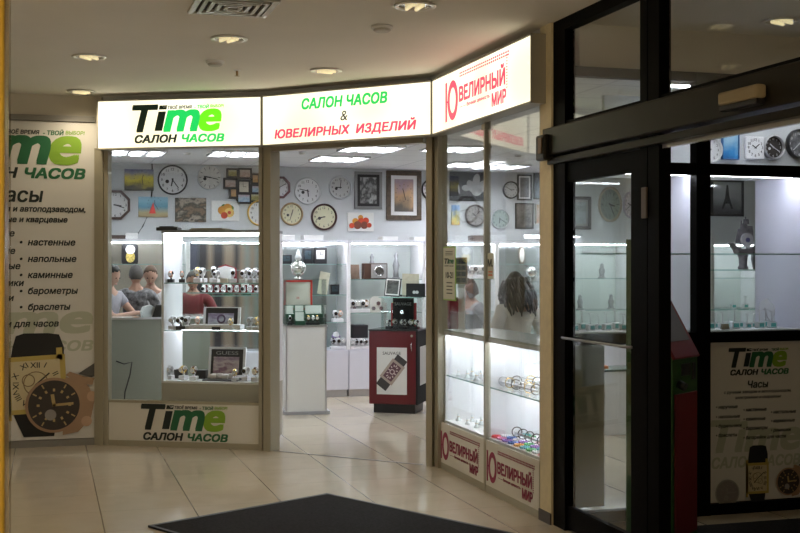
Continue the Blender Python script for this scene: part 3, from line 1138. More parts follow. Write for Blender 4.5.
ser = Series(downlight())
ZC = 3.13
LAMPS = []
for px, py, lab in ((89, 56, 'recessed round ceiling lamp above the poster wall, nearer of the two'), (81, 91, 'recessed round ceiling lamp close above the strip over the tall poster'), (229, 38, 'recessed round ceiling lamp between the air vent and a smoke detector'), (326, 70, 'recessed round ceiling lamp in front of the doorway sign'), (415, 5, 'recessed round ceiling lamp nearest the camera, toward the entrance frame')):
    p = onz(px, py, ZC)
    ser.put((p.x, p.y, ZC), random.uniform(0, 3), lab)
    LAMPS.append(p)
p = onz(751, 28, ZC)
p = Vector((4.35, 6.3, ZC))
ser.put(p, 0.4, 'recessed round lamp in the vestibule ceiling behind the dark transom')
p = Vector((4.9, 5.4, ZC))
ser.put((p.x, p.y, ZC), 0.9, 'recessed round vestibule lamp in the upper right corner of the view')


def smoke_detector():
    t = thing('smoke_detector', '', 'smoke detector')
    MB().lathe([(0.0, 0), (0.055, 0), (0.055, -0.012), (0.05, -0.016)], 28).build('base', WHITEM, t)
    MB().lathe([(0.042, -0.016), (0.045, -0.022), (0.035, -0.03), (0.0, -0.032)], 28, cap=False).build('sensor_dome', mat('detector_grey', (0.55, 0.53, 0.5), 0.5), t)
    return t


ser = Series(smoke_detector())
for px, py, z, lab in ((382, 26, ZC, 'white smoke detector on the mall ceiling near the lit jewellery sign'), (215, 61, ZC, 'white smoke detector on the mall ceiling beyond the air vent'), (187, 153, 2.82, 'small dark-capped detector on the shop ceiling between two lit panels'), (302, 152.5, 2.82, 'white detector on the shop ceiling seen through the doorway'), (518, 155, 2.82, 'small detector on the shop ceiling seen through the jewellery window')):
    p = onz(px, py, z)
    ser.put(p, 0, lab, scale=1.25 if z == ZC else 0.7)
t = thing('sprinkler', 'small brass sprinkler head hanging from the mall ceiling over the watch sign', 'sprinkler', onz(237, 70, ZC))
MB().lathe([(0.0, 0), (0.03, 0), (0.028, -0.008), (0.0, -0.008)], 20).build('escutcheon', WHITEM, t)
MB().tube([(0, 0, -0.005), (0, 0, -0.045)], 0.009).lathe([(0.0, -0.045), (0.022, -0.047), (0.0, -0.05)], 16).build('nozzle', mat('brass', (0.35, 0.25, 0.12), 0.4, 0.9), t)
# vent
p = onz(233, 5.5, ZC)
t = thing('air_vent', 'square metal ceiling air vent with nested louvres', 'air vent', (p.x, p.y, ZC), -0.0)
VM = mat('vent_metal', (0.45, 0.41, 0.33), 0.4, 0.5)


def sqring(mb, a, b, z0, z1):
    mb.box(-a, a, -a, -b, z0, z1).box(-a, a, b, a, z0, z1).box(-a, -b, -b, b, z0, z1).box(b, a, -b, b, z0, z1)


mb = MB()
sqring(mb, 0.235, 0.2, -0.014, 0)
mb.build('frame', VM, t)
for a in (0.185, 0.14, 0.095, 0.05):
    mb = MB()
    sqring(mb, a, a - 0.022, -0.02, -0.004)
    mb.build('louvre', VM, t)
MB().box(-0.2, 0.2, -0.2, 0.2, -0.003, -0.001).build('duct', mat('vent_dark', (0.03, 0.028, 0.025), 0.8), t)

# ------------------------------------------------------------------ shop ceiling luminaires
LUM = mat('fluorescent_panel', (0.9, 0.93, 1.0), 0.4, emit=17.0, ecol=(0.93, 0.96, 1.0))


def luminaire():
    t = thing('ceiling_light_panel', '', 'ceiling light')
    mb = MB()
    sqring(mb, 0.298, 0.285, -0.02, 0.0)
    for i in range(-3, 4):
        mb.box(-0.285, 0.285, i * 0.08 - 0.003, i * 0.08 + 0.003, -0.018, -0.006)
    for i in (-1, 1):
        mb.box(i * 0.095 - 0.006, i * 0.095 + 0.006, -0.285, 0.285, -0.02, -0.006)
    mb.build('louvre', mat('lamp_louvre', (0.8, 0.8, 0.82), 0.25, 0.5), t)
    for i in (-1, 0, 1):
        MB().box(i * 0.19 - 0.045, i * 0.19 + 0.045, -0.28, 0.28, -0.005, -0.002).build('lamp', LUM, t)
    return t


ser = Series(luminaire())
for px, py, lab in ((137, 152, 'lit square ceiling panel in the shop, farthest toward the left wall'), (237, 153, 'lit square ceiling panel seen through the watch window, nearer the doorway'), (371, 148, 'nearer lit square ceiling panel seen through the open doorway'), (339, 158, 'farther lit square ceiling panel seen through the open doorway'), (455, 148, 'lit square ceiling panel just inside the jewellery window by the door post'), (470, 164, 'far lit ceiling panel beyond the jewellery window, toward the door post'), (500, 166, 'far lit ceiling panel beyond the jewellery window, toward the cream corner')):
    p = onz(px, py, 2.83)
    gx, gy = p.x, p.y
    ser.put((gx, gy, 2.83), 0, lab)
for x, y, lab in ((5.1, 8.7, 'lit square shop ceiling panel behind the upper right window glass'), (6.9, 10.5, 'lit square shop ceiling panel deep behind the right window glass'), (6.9, 12.9, 'lit square shop ceiling panel over the far right cabinets')):
    ser.put((x, y, 2.83), 0, lab)
# ------------------------------------------------------------------ back wall cabinets
STRIP = mat('cabinet_led_strip', (0.9, 0.92, 1.0), 0.4, emit=25.0, ecol=(0.9, 0.93, 1.0))
MIRR = mat('pale_mirror_back', (0.52, 0.57, 0.57), 0.12, 0.55)
MIRRW = mat('white_green_back', (0.62, 0.67, 0.65), 0.35)
BEIGEB = mat('beige_back_panel', (0.36, 0.33, 0.27), 0.3, 0.2)
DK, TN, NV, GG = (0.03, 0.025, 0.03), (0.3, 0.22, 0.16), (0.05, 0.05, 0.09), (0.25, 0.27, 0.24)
REFLBANDS = picture_mat('painted_reflection_back', [GG, NV, NV, DK, DK, TN, DK, DK, TN, TN, DK, TN, GG, TN, GG, GG], 3, 'X', 0.03)  # mirror reflections painted as dark and tan bands on the back panel
FRAMEA = mat('cabinet_white_frame', (0.68, 0.68, 0.74), 0.35)
LEDGE = mat('cabinet_plinth_grey', (0.5, 0.49, 0.5), 0.5)  # even grey of the cabinet plinth
CW = 0.97
DEP = VB - 0.01 - VC


def back_cabinet(shelves, back):
    t = thing('display_cabinet', '', 'display cabinet')
    w = CW - 0.004
    MB().box(0.01, w - 0.01, 0.04, DEP, 0, 0.085).build('plinth', LEDGE, t)
    MB().box(0, w, 0.02, DEP, 0.085, 0.575).build('base', LAV, t)
    for k in range(2):
        MB().box(0.004 + k * w / 2, w / 2 - 0.003 + k * w / 2, 0.0, 0.02, 0.09, 0.565, 0.002).build('door', LAV, t)
    for x in (0, w - 0.022):
        MB().box(x, x + 0.022, 0.005, DEP, 0.575, 1.875).build('side_panel', WHITE, t)
    MB().box(0.022, w - 0.022, DEP - 0.012, DEP, 0.575, 1.875).build('back_panel', back, t)
    MB().box(0, w, 0.0, DEP, 1.875, 1.91).build('top_panel', FRAMEA, t)
    for z in shelves:
        s = MB().box(0.024, w - 0.024, 0.02, DEP - 0.015, z - 0.007, z).build('shelf', GLASSG, t)
        MB().box(0.024, w - 0.024, 0.017, 0.02, z - 0.007, z).build('edge', GLASSE, s)
    MB().box(0.05, w - 0.05, 0.03, 0.045, 1.864, 1.875).build('light_strip', STRIP, t)
    return t


SA, SB = (1.62, 1.245, 0.91), (1.43, 1.02)
p1 = back_cabinet(SA, MIRR)
p2 = back_cabinet(SB, MIRRW)
p3 = back_cabinet((1.62, 1.245), BEIGEB)
p4 = back_cabinet((1.55, 1.245), REFLBANDS)
s1, s2, s3, s4 = Series(p1), Series(p2), Series(p3), Series(p4)
U0C = 2.57 - 2 * CW
for k, (s, lab) in enumerate(((s3, 'white lit wall cabinet holding the black pendulum clock'), (s4, 'lit wall cabinet with reflections painted as stripes on its back, seen through the watch window'),
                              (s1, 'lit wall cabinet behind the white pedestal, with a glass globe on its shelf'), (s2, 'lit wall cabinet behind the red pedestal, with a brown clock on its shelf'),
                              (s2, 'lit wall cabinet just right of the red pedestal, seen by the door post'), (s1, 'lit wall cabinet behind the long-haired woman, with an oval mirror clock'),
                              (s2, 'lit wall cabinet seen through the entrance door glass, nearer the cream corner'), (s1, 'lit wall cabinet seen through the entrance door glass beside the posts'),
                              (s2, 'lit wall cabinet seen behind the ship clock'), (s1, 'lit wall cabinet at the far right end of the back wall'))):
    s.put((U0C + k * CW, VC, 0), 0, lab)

# ------------------------------------------------------------------ cabinet in the watch window (aligned with the window)
T0, T1 = ST.px(161.5, 300, 0.1)[0], ST.L + 0.02
TY0, TY1 = 0.10, 0.56
ZA = [0.575, 1.028, 1.455]
t = thing('window_cabinet', 'brightly lit white watch cabinet with glass shelves in the watch window', 'display cabinet', ST.w(0), ST.ang)
MB().box(T0, T1, TY0, TY1, 0.06, 0.555).build('base', mat('base_beige', (0.5, 0.48, 0.43), 0.5), t)
MB().box(T0, T1, TY0 - 0.005, TY1, 0.555, ZA[0]).build('deck', WHITE, t)
MB().box(T0, T0 + 0.02, TY0, TY1, ZA[0], 1.9).build('side_panel', WHITE, t)
MB().box(T1 - 0.02, T1, TY0, TY1, ZA[0], 1.9).build('side_panel', WHITE, t)
MB().box(T0, T1, TY0 - 0.005, TY1, 1.9, 1.925).build('top_panel', mat('cabinet_top_grey', (0.25, 0.25, 0.26), 0.5), t)
MB().box(T0 + 0.02, T1 - 0.02, TY1 - 0.008, TY1, ZA[0], 1.9).build('back_glass', GLASSG, t)
for z in ZA[1:]:
    s = MB().box(T0 + 0.021, T1 - 0.021, TY0 + 0.01, TY1 - 0.01, z - 0.008, z).build('shelf', GLASSG, t)
    MB().box(T0 + 0.021, T1 - 0.021, TY0 + 0.006, TY0 + 0.01, z - 0.008, z).build('edge', GLASSE, s)
s = MB().box(T0 + 0.12, T1 - 0.021, TY1 - 0.16, TY1 - 0.01, 1.352, 1.36).build('shelf', GLASSG, t)
MB().box(T0 + 0.12, T1 - 0.021, TY1 - 0.164, TY1 - 0.16, 1.352, 1.36).build('edge', GLASSE, s)
WSTRIP = mat('window_led_strip', (0.9, 0.92, 1.0), 0.4, emit=18.0, ecol=(0.86, 0.89, 1.0))
MB().box(T0 + 0.03, T1 - 0.03, TY0 + 0.02, TY0 + 0.05, 1.885, 1.9).build('light_strip', WSTRIP, t)
for z in (1.885, ZA[1] - 0.022):
    MB().box(T0 + 0.03, T1 - 0.03, TY1 - 0.06, TY1 - 0.045, z, z + 0.012).build('light_strip', WSTRIP, t)


# ------------------------------------------------------------------ low cabinet in the jewellery window
t = thing('window_cabinet', 'low lit white jewellery cabinet behind the two maroon logo panels', 'display cabinet', SJ.w(0), SJ.ang)
JD = 0.46
JL0, JL1 = 0.04, SJ.L - 0.03
MB().box(JL0, JL1, 0.03, JD, 0.05, 0.37).build('base', WHITE, t)
MB().box(JL0, JL1, 0.015, JD, 0.37, 0.385).build('deck', WHITE, t)
MB().box(JL0, JL1, JD - 0.02, JD, 0.385, 1.09).build('back_panel', WHITE, t)
for x in (JL0, 1.005, JL1 - 0.02):
    MB().box(x, x + 0.02, 0.02, JD - 0.02, 0.385, 1.09).build('side_panel', WHITE, t)
for a, b in ((JL0 + 0.021, 1.004), (1.026, JL1 - 0.021)):
    for z in (0.744,):
        s = MB().box(a, b, 0.03, JD - 0.022, z - 0.008, z).build('shelf', GLASSG, t)
        MB().box(a, b, 0.026, 0.03, z - 0.008, z).build('edge', GLASSE, s)
    MB().box(a + 0.03, b - 0.03, JD - 0.06, JD - 0.045, 0.724, 0.734).build('light_strip', mat('jewel_led_strip', (0.9, 0.92, 1.0), 0.4, emit=20.0, ecol=(0.92, 0.93, 1.0)), t)
    MB().box(a + 0.03, b - 0.03, 0.05, 0.07, 1.078, 1.088).build('light_strip', mat('jewel_led_strip', (0.9, 0.92, 1.0), 0.4, emit=20.0, ecol=(0.92, 0.93, 1.0)), t)
MB().box(JL0, JL1, 0.012, 0.026, 1.065, 1.09).build('valance', FRAMEA, t)
MB().box(JL0, JL1, 0.015, JD, 1.09, 1.105).build('top_glass', mat('frosted_top', (0.55, 0.6, 0.6), 0.2), t)

# ------------------------------------------------------------------ two cabinets behind the dark window on the right
LILAC = mat('lilac_white_laminate', (0.7, 0.7, 0.82), 0.5)
R_A, R_B = 3.23, vx(705)
RY0, RY1 = VW + 0.05, VW + 0.6


def side_cabinet(x0, x1, label, legs):
    t = thing('window_cabinet', label, 'display cabinet', (0, 0, 0))
    if legs:
        MB().box(x0, x1, RY0, RY1, 1.135, 1.19).build('deck', WHITE, t)
        for x in (x0 + 0.36, x1 - 0.05):
            for y in (RY0 + 0.02, RY1 - 0.05):
                MB().box(x, x + 0.03, y, y + 0.03, 0, 1.135).build('leg', STEEL, t)
    else:
        MB().box(x0, x1, RY0, RY1, 0, 1.14).build('base', WHITE, t)
        MB().box(x0, x1, RY0, RY1, 1.14, 1.19).build('deck', WHITE, t)
    for x in (x1 - 0.02,) if legs else (x0, x1 - 0.02):
        MB().box(x, x + 0.02, RY0, RY1, 1.19, 2.22).build('side_panel', LILAC, t)
    MB().box(x0, x1, RY0, RY1, 2.22, 2.25).build('top_panel', FRAMEA, t)
    z = onv(760, 253.5, RY0).z
    s = MB().box(x0 + 0.021, x1 - 0.021, RY0 + 0.01, RY1 - 0.02, z - 0.008, z).build('shelf', GLASSG, t)
    MB().box(x0 + 0.021, x1 - 0.021, RY0 + 0.006, RY0 + 0.01, z - 0.008, z).build('edge', GLASSE, s)
    MB().box(x0 + 0.02, x1 - 0.02, RY1 - 0.008, RY1, 1.19, 2.22).build('back_glass', GLASSG, t)
    MB().box(x0 + 0.05, x1 - 0.05, RY0 + 0.05, RY0 + 0.075, 2.207, 2.22).build('light_strip', mat('side_led_strip', (0.9, 0.92, 1.0), 0.4, emit=21.0, ecol=(0.9, 0.92, 1.0)), t)
    return t


side_cabinet(R_A, R_B - 0.01, 'white lit cabinet on legs behind the entrance door glass', True)
R_C = onv(757.5, HY, RY1).x + 0.0
side_cabinet(R_B, R_C, 'white lit cabinet behind the dark window above the shaded poster', False)
# a board carrying clocks above those cabinets
fz0, fz1 = 2.27, 2.78
struct('wall_clock_board', MB().box(R_B - 0.45, 5.9, RY1 - 0.06, RY1 - 0.02, fz0, fz1), WALLM)

t = thing('board_fill_light', 'added slim light on the shop ceiling brightening the clock board', 'ceiling light', (0, 0, 0))  # light added to brighten the clock board, hidden behind the entrance header
MB().box(3.9, 5.8, VW + 0.1, VW + 0.18, 2.8, 2.83).build('housing', WHITEM, t)
MB().box(3.92, 5.78, VW + 0.11, VW + 0.17, 2.79, 2.8).build('lamp', mat('board_fill_glow', (0.9, 0.92, 1.0), 0.4, emit=8.0, ecol=(0.92, 0.94, 1.0)), t)

# ------------------------------------------------------------------ wall clocks and pictures
DIALW = mat('white_dial', (0.68, 0.68, 0.69), 0.5)
DIALC = mat('cream_dial', (0.66, 0.64, 0.45), 0.5)
DIALG = mat('grey_dial', (0.55, 0.55, 0.55), 0.5)
DIALK = mat('black_dial', (0.02, 0.02, 0.022), 0.4)
WOODD = mat('dark_wood_rim', (0.05, 0.017, 0.012), 0.35, noise=0.3)
NUM = mat('black_numerals', (0.01, 0.01, 0.012), 0.5)
NUMW = mat('silver_numerals', (0.6, 0.6, 0.62), 0.4)


def rlathe(prof, n=40):
    """lathe facing -y"""
    return MB().lathe(prof, n, M=Matrix.Rotation(PI / 2, 4, 'X'))


def clock(px, py, rp, rim, dial, lab, hm=(5, 22), plane=VB, rimw=0.12, num=NUM, octa=False, numerals=True, logo=False, sx=1.0, loc=None, r=None):
    p = loc or onv(px, py, plane)
    R = r or rp * (p - Vector((0, 0, H))).xy.length / F
    t = thing('wall_clock', lab, 'clock', (p.x, p.y, p.z))
    y1 = 0.0
    a = R * (1 - rimw)
    if octa:
        mb = MB()
        n = 8
        P = lambda rr, i, off: (rr * math.cos(2 * PI * (i + 0.5) / n), rr * math.sin(2 * PI * (i + 0.5) / n))
        for i in range(n):
            mb.prism([P(R * 1.06, i, 0), P(R * 1.06, i + 1, 0), P(a, i + 1, 0), P(a, i, 0)], -0.045, 0)
        mb.build('rim', rim, t)
    else:
        rlathe([(a, 0.001), (a, 0.03), (a + (R - a) * 0.4, 0.045), (R, 0.034), (R, 0.001), (a, 0.001)], 44).build('rim', rim, t)
    MB().disc(a * 1.02, -0.014, -0.001, 40).build('dial', dial, t)
    mb = MB()
    if numerals:
        for i in range(1, 13):
            ang = i * PI / 6
            text_to(mb, str(i), math.sin(ang) * a * 0.8, math.cos(ang) * a * 0.8, None, a * 0.2, y=-0.014, bold=0.01, depth=0.001)
    else:
        for i in range(12):
            mb.box(-a * 0.02, a * 0.02, -0.0152, -0.014, a * 0.68, a * 0.9, M=Matrix.Rotation(i * PI / 6, 4, 'Y'))
    if logo:
        mb.disc(a * 0.14, -0.0152, -0.014, 12, -a * 0.4, -a * 0.12)
    mb.build('numerals', num, t)
    mb = MB()
    h, mi = hm
    for ang, l, ww in (((h + mi / 60) * PI / 6, 0.48, 0.045), (mi * PI / 30, 0.72, 0.03)):
        mb.box(-a * ww, a * ww, -0.019, -0.016, -a * 0.12, a * l, M=Matrix.Rotation(ang, 4, 'Y'))
    mb.disc(a * 0.06, -0.021, -0.014, 12)
    mb.build('hands', num, t)
    if sx != 1.0:
        t.scale = (sx, 1, 1)
    return t


BLK = mat('black_clock_rim', (0.015, 0.015, 0.018), 0.3)
SILV = mat('silver_rim', (0.62, 0.63, 0.65), 0.28, 0.7)
WRIM = mat('white_rim', (0.72, 0.73, 0.74), 0.4)
YRIM = mat('yellow_rim', (0.72, 0.45, 0.1), 0.35)
clock(115, 205, 14.5, WOODD, DIALW, 'octagonal dark wood wall clock behind the left post of the watch window', (3, 18), octa=True)
clock(172.5, 180, 14.6, BLK, DIALW, 'round black-rimmed white wall clock between a landscape picture and a marble clock', (6, 24), rimw=0.1, logo=True)
clock(209.5, 177.5, 12.3, SILV, mat('marble_dial', (0.62, 0.61, 0.58), 0.5, noise=0.12, nscale=12), 'round pale marble wall clock beside the cluster of small photo frames', (9, 17), rimw=0.05, numerals=False, logo=True)
clock(260, 213, 13, YRIM, DIALW, 'round wall clock with a yellow rim by the right post of the watch window', (2, 15), rimw=0.12)
clock(279, 187.5, 11, mat('dark_red_rim', (0.09, 0.015, 0.015), 0.3), DIALW, 'octagonal dark red wall clock cut off by the door post', (10, 10), octa=True, rimw=0.15)
clock(307.5, 191, 13.4, WRIM, DIALW, 'round white wall clock above the ornate cream one, seen through the doorway', (5, 47), rimw=0.1, logo=True)
clock(340, 187.5, 11.8, SILV, DIALG, 'round silver wall clock between a white clock and a framed city picture', (9, 1), rimw=0.13, logo=True)
clock(291.5, 214, 11.4, mat('ornate_gold_rim', (0.38, 0.28, 0.14), 0.35, 0.5), DIALC, 'round ornate gold-rimmed cream wall clock under the white clock', (12, 33), rimw=0.16, logo=True)
clock(323.7, 217, 13.3, WOODD, DIALC, 'round dark brown wall clock with a pale green dial left of a fruit picture', (8, 42), rimw=0.14, logo=True)
clock(431, 189.5, 10.5, BLK, DIALW, 'round black wall clock half hidden by the right door post', (4, 40), rimw=0.14)
clock(475, 215.5, 11, mat('bronze_ornate_rim', (0.11, 0.09, 0.08), 0.4, 0.4), mat('ornate_dial', (0.3, 0.29, 0.28), 0.5, noise=0.5, nscale=30), 'round ornate dark wall clock below the flower picture in the jewellery window', (10, 8), rimw=0.16, numerals=False)
clock(510.5, 190, 8.6, BLK, DIALG, 'small round black wall clock beside a framed grey print', (2, 50), rimw=0.14)
clock(499.5, 219, 10, SILV, mat('green_grey_dial', (0.35, 0.42, 0.4), 0.3), 'round silver wall clock with a grey green dial in the jewellery window', (6, 20), rimw=0.1)
clock(609.5, 204.5, 17.5, mat('pale_ornate_rim', (0.42, 0.36, 0.28), 0.4), mat('grey_green_face', (0.22, 0.27, 0.25), 0.4), 'large oval pale-rimmed wall clock seen through the entrance door glass', (3, 25), rimw=0.14, numerals=False, sx=0.72)
clock(630, 205, 13, mat('lilac_rim', (0.4, 0.36, 0.45), 0.4), mat('floral_dial', (0.5, 0.46, 0.5), 0.5, noise=0.4, nscale=30), 'decorated oval wall clock beside the large pale-rimmed one', (9, 40), rimw=0.12, numerals=False, sx=0.6)
PB = RY1 - 0.06
clock(709, 150, 12.5, WRIM, DIALW, 'round white clock at the left end of the board behind the right window', (8, 0), plane=PB, rimw=0.12)
clock(772, 147.5, 11.5, STEEL, mat('brown_black_dial', (0.035, 0.028, 0.025), 0.4), 'steel-rimmed black clock on the board behind the right window', (10, 20), plane=PB, rimw=0.13, num=NUMW, logo=True)
clock(798, 144, 14, BLK, mat('skeleton_dial', (0.14, 0.14, 0.15), 0.4, noise=0.7, nscale=25), 'black skeleton clock at the picture edge on the board behind the right window', (1, 38), plane=PB, rimw=0.1, num=NUMW)
# square white clock on the board
p = onv(753, 148, PB)
k = p.y / F
t = thing('wall_clock', 'square white clock with rounded dial on the board behind the right window', 'clock', p)
MB().box(-12 * k, 12 * k, -0.03, 0, -13 * k, 13 * k, 0.008).build('casing', WHITE, t)
mb = MB()
for i in range(1, 13):
    text_to(mb, str(i), math.sin(i * PI / 6) * 9 * k, math.cos(i * PI / 6) * 9 * k, None, 3.2 * k, y=-0.03, bold=0.01)
mb.build('numerals', NUM, t)
MB().box(-0.003, 0.003, -0.034, -0.031, -0.01, 5 * k, M=Matrix.Rotation(-1.0, 4, 'Y')).box(-0.003, 0.003, -0.034, -0.031, -0.01, 6.5 * k, M=Matrix.Rotation(0.9, 4, 'Y')).build('hands', NUM, t)


def picture(px, py, wp, hp, frame, pic, lab, plane=VB, fw=0.0, mount=None, name='wall_picture', cat='picture', hands=None, depth=0.03):
    a, b = onv(px - wp / 2, py, plane), onv(px + wp / 2, py, plane)
    c = onv(px, py, plane)
    w = (b - a).length
    h = hp * (c - Vector((0, 0, H))).xy.length / F * 0.985
    t = thing(name, lab, cat, c)
    W, Hh = w / 2, h / 2
    f = fw * w
    if f:
        mb = MB()
        mb.box(-W, W, -depth, 0, Hh - f, Hh, 0.004).box(-W, W, -depth, 0, -Hh, -Hh + f, 0.004)
        mb.box(-W, -W + f, -depth, 0, -Hh + f, Hh - f, 0.004).box(W - f, W, -depth, 0, -Hh + f, Hh - f, 0.004)
        mb.build('frame', frame, t)
    m = 0
    if mount:
        MB().box(-W + f, W - f, -depth * 0.6, -0.002, -Hh + f, Hh - f).build('mount', mount, t)
        m = w * 0.1
    if f:
        MB().box(-W + f + m, W - f - m, -depth * 0.65, -0.001, -Hh + f + m, Hh - f - m).build('print', pic, t)
    else:
        MB().box(-W, W, -depth, 0, -Hh, Hh, 0.003).build('print', pic, t)
    if hands:
        mb = MB()
        hx, hz, R = hands[0] * W, hands[1] * Hh, hands[2] * min(W, Hh)
        yy = -depth - 0.001 if not f else -depth * 0.7
        for i in range(12):
            mb.box(-R * 0.03, R * 0.03, yy - 0.001, yy + 0.002, R * 0.85, R * 0.97, M=Matrix.Translation((hx, 0, hz)) @ Matrix.Rotation(i * PI / 6, 4, 'Y'))
        for ang, l in ((hands[3], 0.5), (hands[4], 0.8)):
            mb.box(-R * 0.035, R * 0.035, yy - 0.003, yy + 0.002, -R * 0.08, R * l, M=Matrix.Translation((hx, 0, hz)) @ Matrix.Rotation(ang, 4, 'Y'))
        mb.build('hands', NUM, t)
    return t


picture(139, 180, 29, 21, None, picture_mat('print_landscape', [(0.02, 0.03, 0.02), (0.05, 0.04, 0.02), (0.6, 0.5, 0.05), (0.25, 0.25, 0.3), (0.08, 0.09, 0.25)], 4, mixn=0.25), 'picture clock of a yellow and purple landscape, left of the black-rimmed clock', name='picture_clock', cat='clock', hands=(0.2, 0.1, 0.8, 0.3, 3.0))
t = picture(153, 207, 29.5, 20, None, picture_mat('print_beach', [(0.3, 0.22, 0.1), (0.45, 0.38, 0.2), (0.1, 0.3, 0.42), (0.25, 0.48, 0.62), (0.3, 0.5, 0.65)], 4, mixn=0.12), 'blue beach picture clock with a red sail, below the landscape picture', name='picture_clock', cat='clock', hands=(0.1, 0.3, 0.75, 0.0, 2.6))
MB().prism([(-0.05, -0.08), (0.03, -0.08), (0.0, 0.06)], -0.032, -0.03).build('sail_print', REDP, t)
picture(190.5, 210, 31, 24, None, picture_mat('print_dark_scene', [(0.02, 0.02, 0.01), (0.2, 0.13, 0.08), (0.025, 0.025, 0.015), (0.36, 0.3, 0.24), (0.04, 0.03, 0.02)], 5, mixn=0.95), 'dark painted scene on a wall picture between the beach and fruit pictures')


def fruit(px, py, w, h, lab, cols):
    t = picture(px, py, w, h, None, mat('white_print', (0.72, 0.72, 0.7), 0.5), lab, name='picture_clock', cat='clock')
    W = (onv(px + w / 2, py, VB) - onv(px - w / 2, py, VB)).length
    for i, (x, z, r, c) in enumerate(cols):
        MB().disc(r * W, -0.032 - i * 0.0006, -0.03, 20, x * W, z * W).build('fruit_print', mat('fruit_%d' % c, [(0.65, 0.28, 0.03), (0.55, 0.06, 0.02), (0.1, 0.2, 0.03), (0.75, 0.5, 0.15), (0.2, 0.05, 0.03)][c], 0.5, noise=0.2, nscale=15), t)
    return t


fruit(225, 211, 28, 20, 'fruit picture clock of orange peaches, left of the yellow-rimmed clock', [(-0.05, 0.14, 0.1, 2), (0.2, 0.1, 0.1, 2), (-0.12, 0.02, 0.15, 0), (0.08, 0.1, 0.16, 0), (0.14, -0.06, 0.17, 3), (0.14, -0.06, 0.06, 1), (-0.04, -0.16, 0.12, 1)])
fruit(360, 222, 26, 19, 'fruit picture clock of red and dark fruit below the framed city picture', [(0.0, 0.16, 0.1, 0), (-0.2, 0.02, 0.12, 0), (0.2, 0.05, 0.12, 1), (0.02, 0.02, 0.13, 1), (-0.12, -0.12, 0.15, 4), (0.14, -0.12, 0.14, 4), (-0.34, -0.14, 0.1, 1), (0.33, -0.12, 0.09, 1)])
FRB = mat('black_lacquer_frame', (0.02, 0.018, 0.018), 0.3)
FRS = mat('pewter_frame', (0.25, 0.25, 0.25), 0.3, 0.6)
FRW = mat('antique_wood_frame', (0.075, 0.05, 0.03), 0.4, noise=0.4, nscale=25)
picture(368, 190.5, 27.5, 38, FRS, picture_mat('print_city', [(0.03, 0.03, 0.035), (0.3, 0.3, 0.3), (0.05, 0.05, 0.05), (0.45, 0.45, 0.45), (0.2, 0.2, 0.2)], 4, mixn=0.9), 'black and white city print in a silver and black frame', fw=0.1, mount=FRB)
picture(403.5, 195.5, 35, 50, FRW, picture_mat('print_sunset', [(0.05, 0.05, 0.06), (0.1, 0.08, 0.06), (0.5, 0.3, 0.15), (0.35, 0.25, 0.3), (0.5, 0.42, 0.4)], 3, mixn=0.3), 'large picture clock of a sunset in a heavy dark wood frame near the door post', fw=0.13, mount=WHITEM, name='picture_clock', cat='clock', hands=(0.0, 0.1, 0.5, -0.3, 2.9))
t = picture(467, 186.5, 35, 29, FRB, mat('print_black', (0.02, 0.024, 0.028), 0.6), 'wide dark picture of a white orchid in the jewellery window', fw=0.03)
for (x, z, a, b, r) in ((0.05, 0.0, 0.05, 0.09, 0.5), (0.12, 0.07, 0.05, 0.1, -0.2), (0.2, 0.0, 0.06, 0.09, -0.6), (0.13, -0.07, 0.07, 0.05, 0.2), (-0.02, -0.02, 0.06, 0.04, 0.0), (-0.12, -0.04, 0.012, 0.06, 0.1)):
    n = 20
    pts = []
    for i in range(n):
        q1, q2 = a * math.cos(2 * PI * i / n), b * math.sin(2 * PI * i / n)
        pts.append((x + q1 * math.cos(r) - q2 * math.sin(r), z + q1 * math.sin(r) + q2 * math.cos(r)))
    MB().prism(pts, -0.022, -0.019).build('petal_print', mat('petal_white', (0.55, 0.56, 0.55), 0.6), t)
picture(455, 215, 8, 20, None, picture_mat('print_bright', [(0.6, 0.2, 0.05), (0.65, 0.55, 0.1), (0.15, 0.3, 0.55), (0.3, 0.45, 0.7)], 4, mixn=0.35), 'small bright blue and yellow picture beside the ornate dark clock')
picture(524, 187.5, 14.5, 26, FRB, picture_mat('print_grey_tower', [(0.06, 0.06, 0.07), (0.25, 0.25, 0.27), (0.12, 0.12, 0.13), (0.4, 0.4, 0.42)], 6, mixn=0.5), 'grey print in a black frame with white mount in the jewellery window', fw=0.1, mount=WHITEM)
picture(538.5, 185, 11, 29, FRB, picture_mat('print_blue_dark', [(0.03, 0.04, 0.05), (0.15, 0.2, 0.25), (0.05, 0.06, 0.08), (0.3, 0.35, 0.38)], 6, mixn=0.5), 'dark framed blue picture beside the cream corner column', fw=0.1)
picture(524, 216, 18, 26, FRB, picture_mat('print_dark_figure', [(0.02, 0.02, 0.022), (0.08, 0.075, 0.07), (0.2, 0.18, 0.16), (0.03, 0.03, 0.03)], 6, mixn=0.6), 'dark ornate picture below the grey framed print', fw=0.06)
picture(538.5, 214, 7, 20, mat('cream_frame', (0.5, 0.47, 0.4), 0.5), picture_mat('print_orange', [(0.5, 0.15, 0.03), (0.5, 0.4, 0.3), (0.45, 0.25, 0.05)], 4), 'small cream-framed orange picture beside the cream corner column', fw=0.14)
picture(579, 213, 23, 33, FRB, picture_mat('print_blue_grey', [(0.08, 0.1, 0.11), (0.25, 0.3, 0.32), (0.14, 0.17, 0.18), (0.35, 0.4, 0.42)], 5, mixn=0.5), 'dark framed grey print seen through the entrance door glass', fw=0.13, mount=FRS)
t = picture(726.5, 198, 33, 36, FRB, picture_mat('print_paris', [(0.03, 0.03, 0.035), (0.1, 0.1, 0.11), (0.32, 0.33, 0.33), (0.38, 0.4, 0.4), (0.3, 0.33, 0.34)], 3, mixn=0.18), 'dark framed picture of an iron tower behind the right window', fw=0.07)
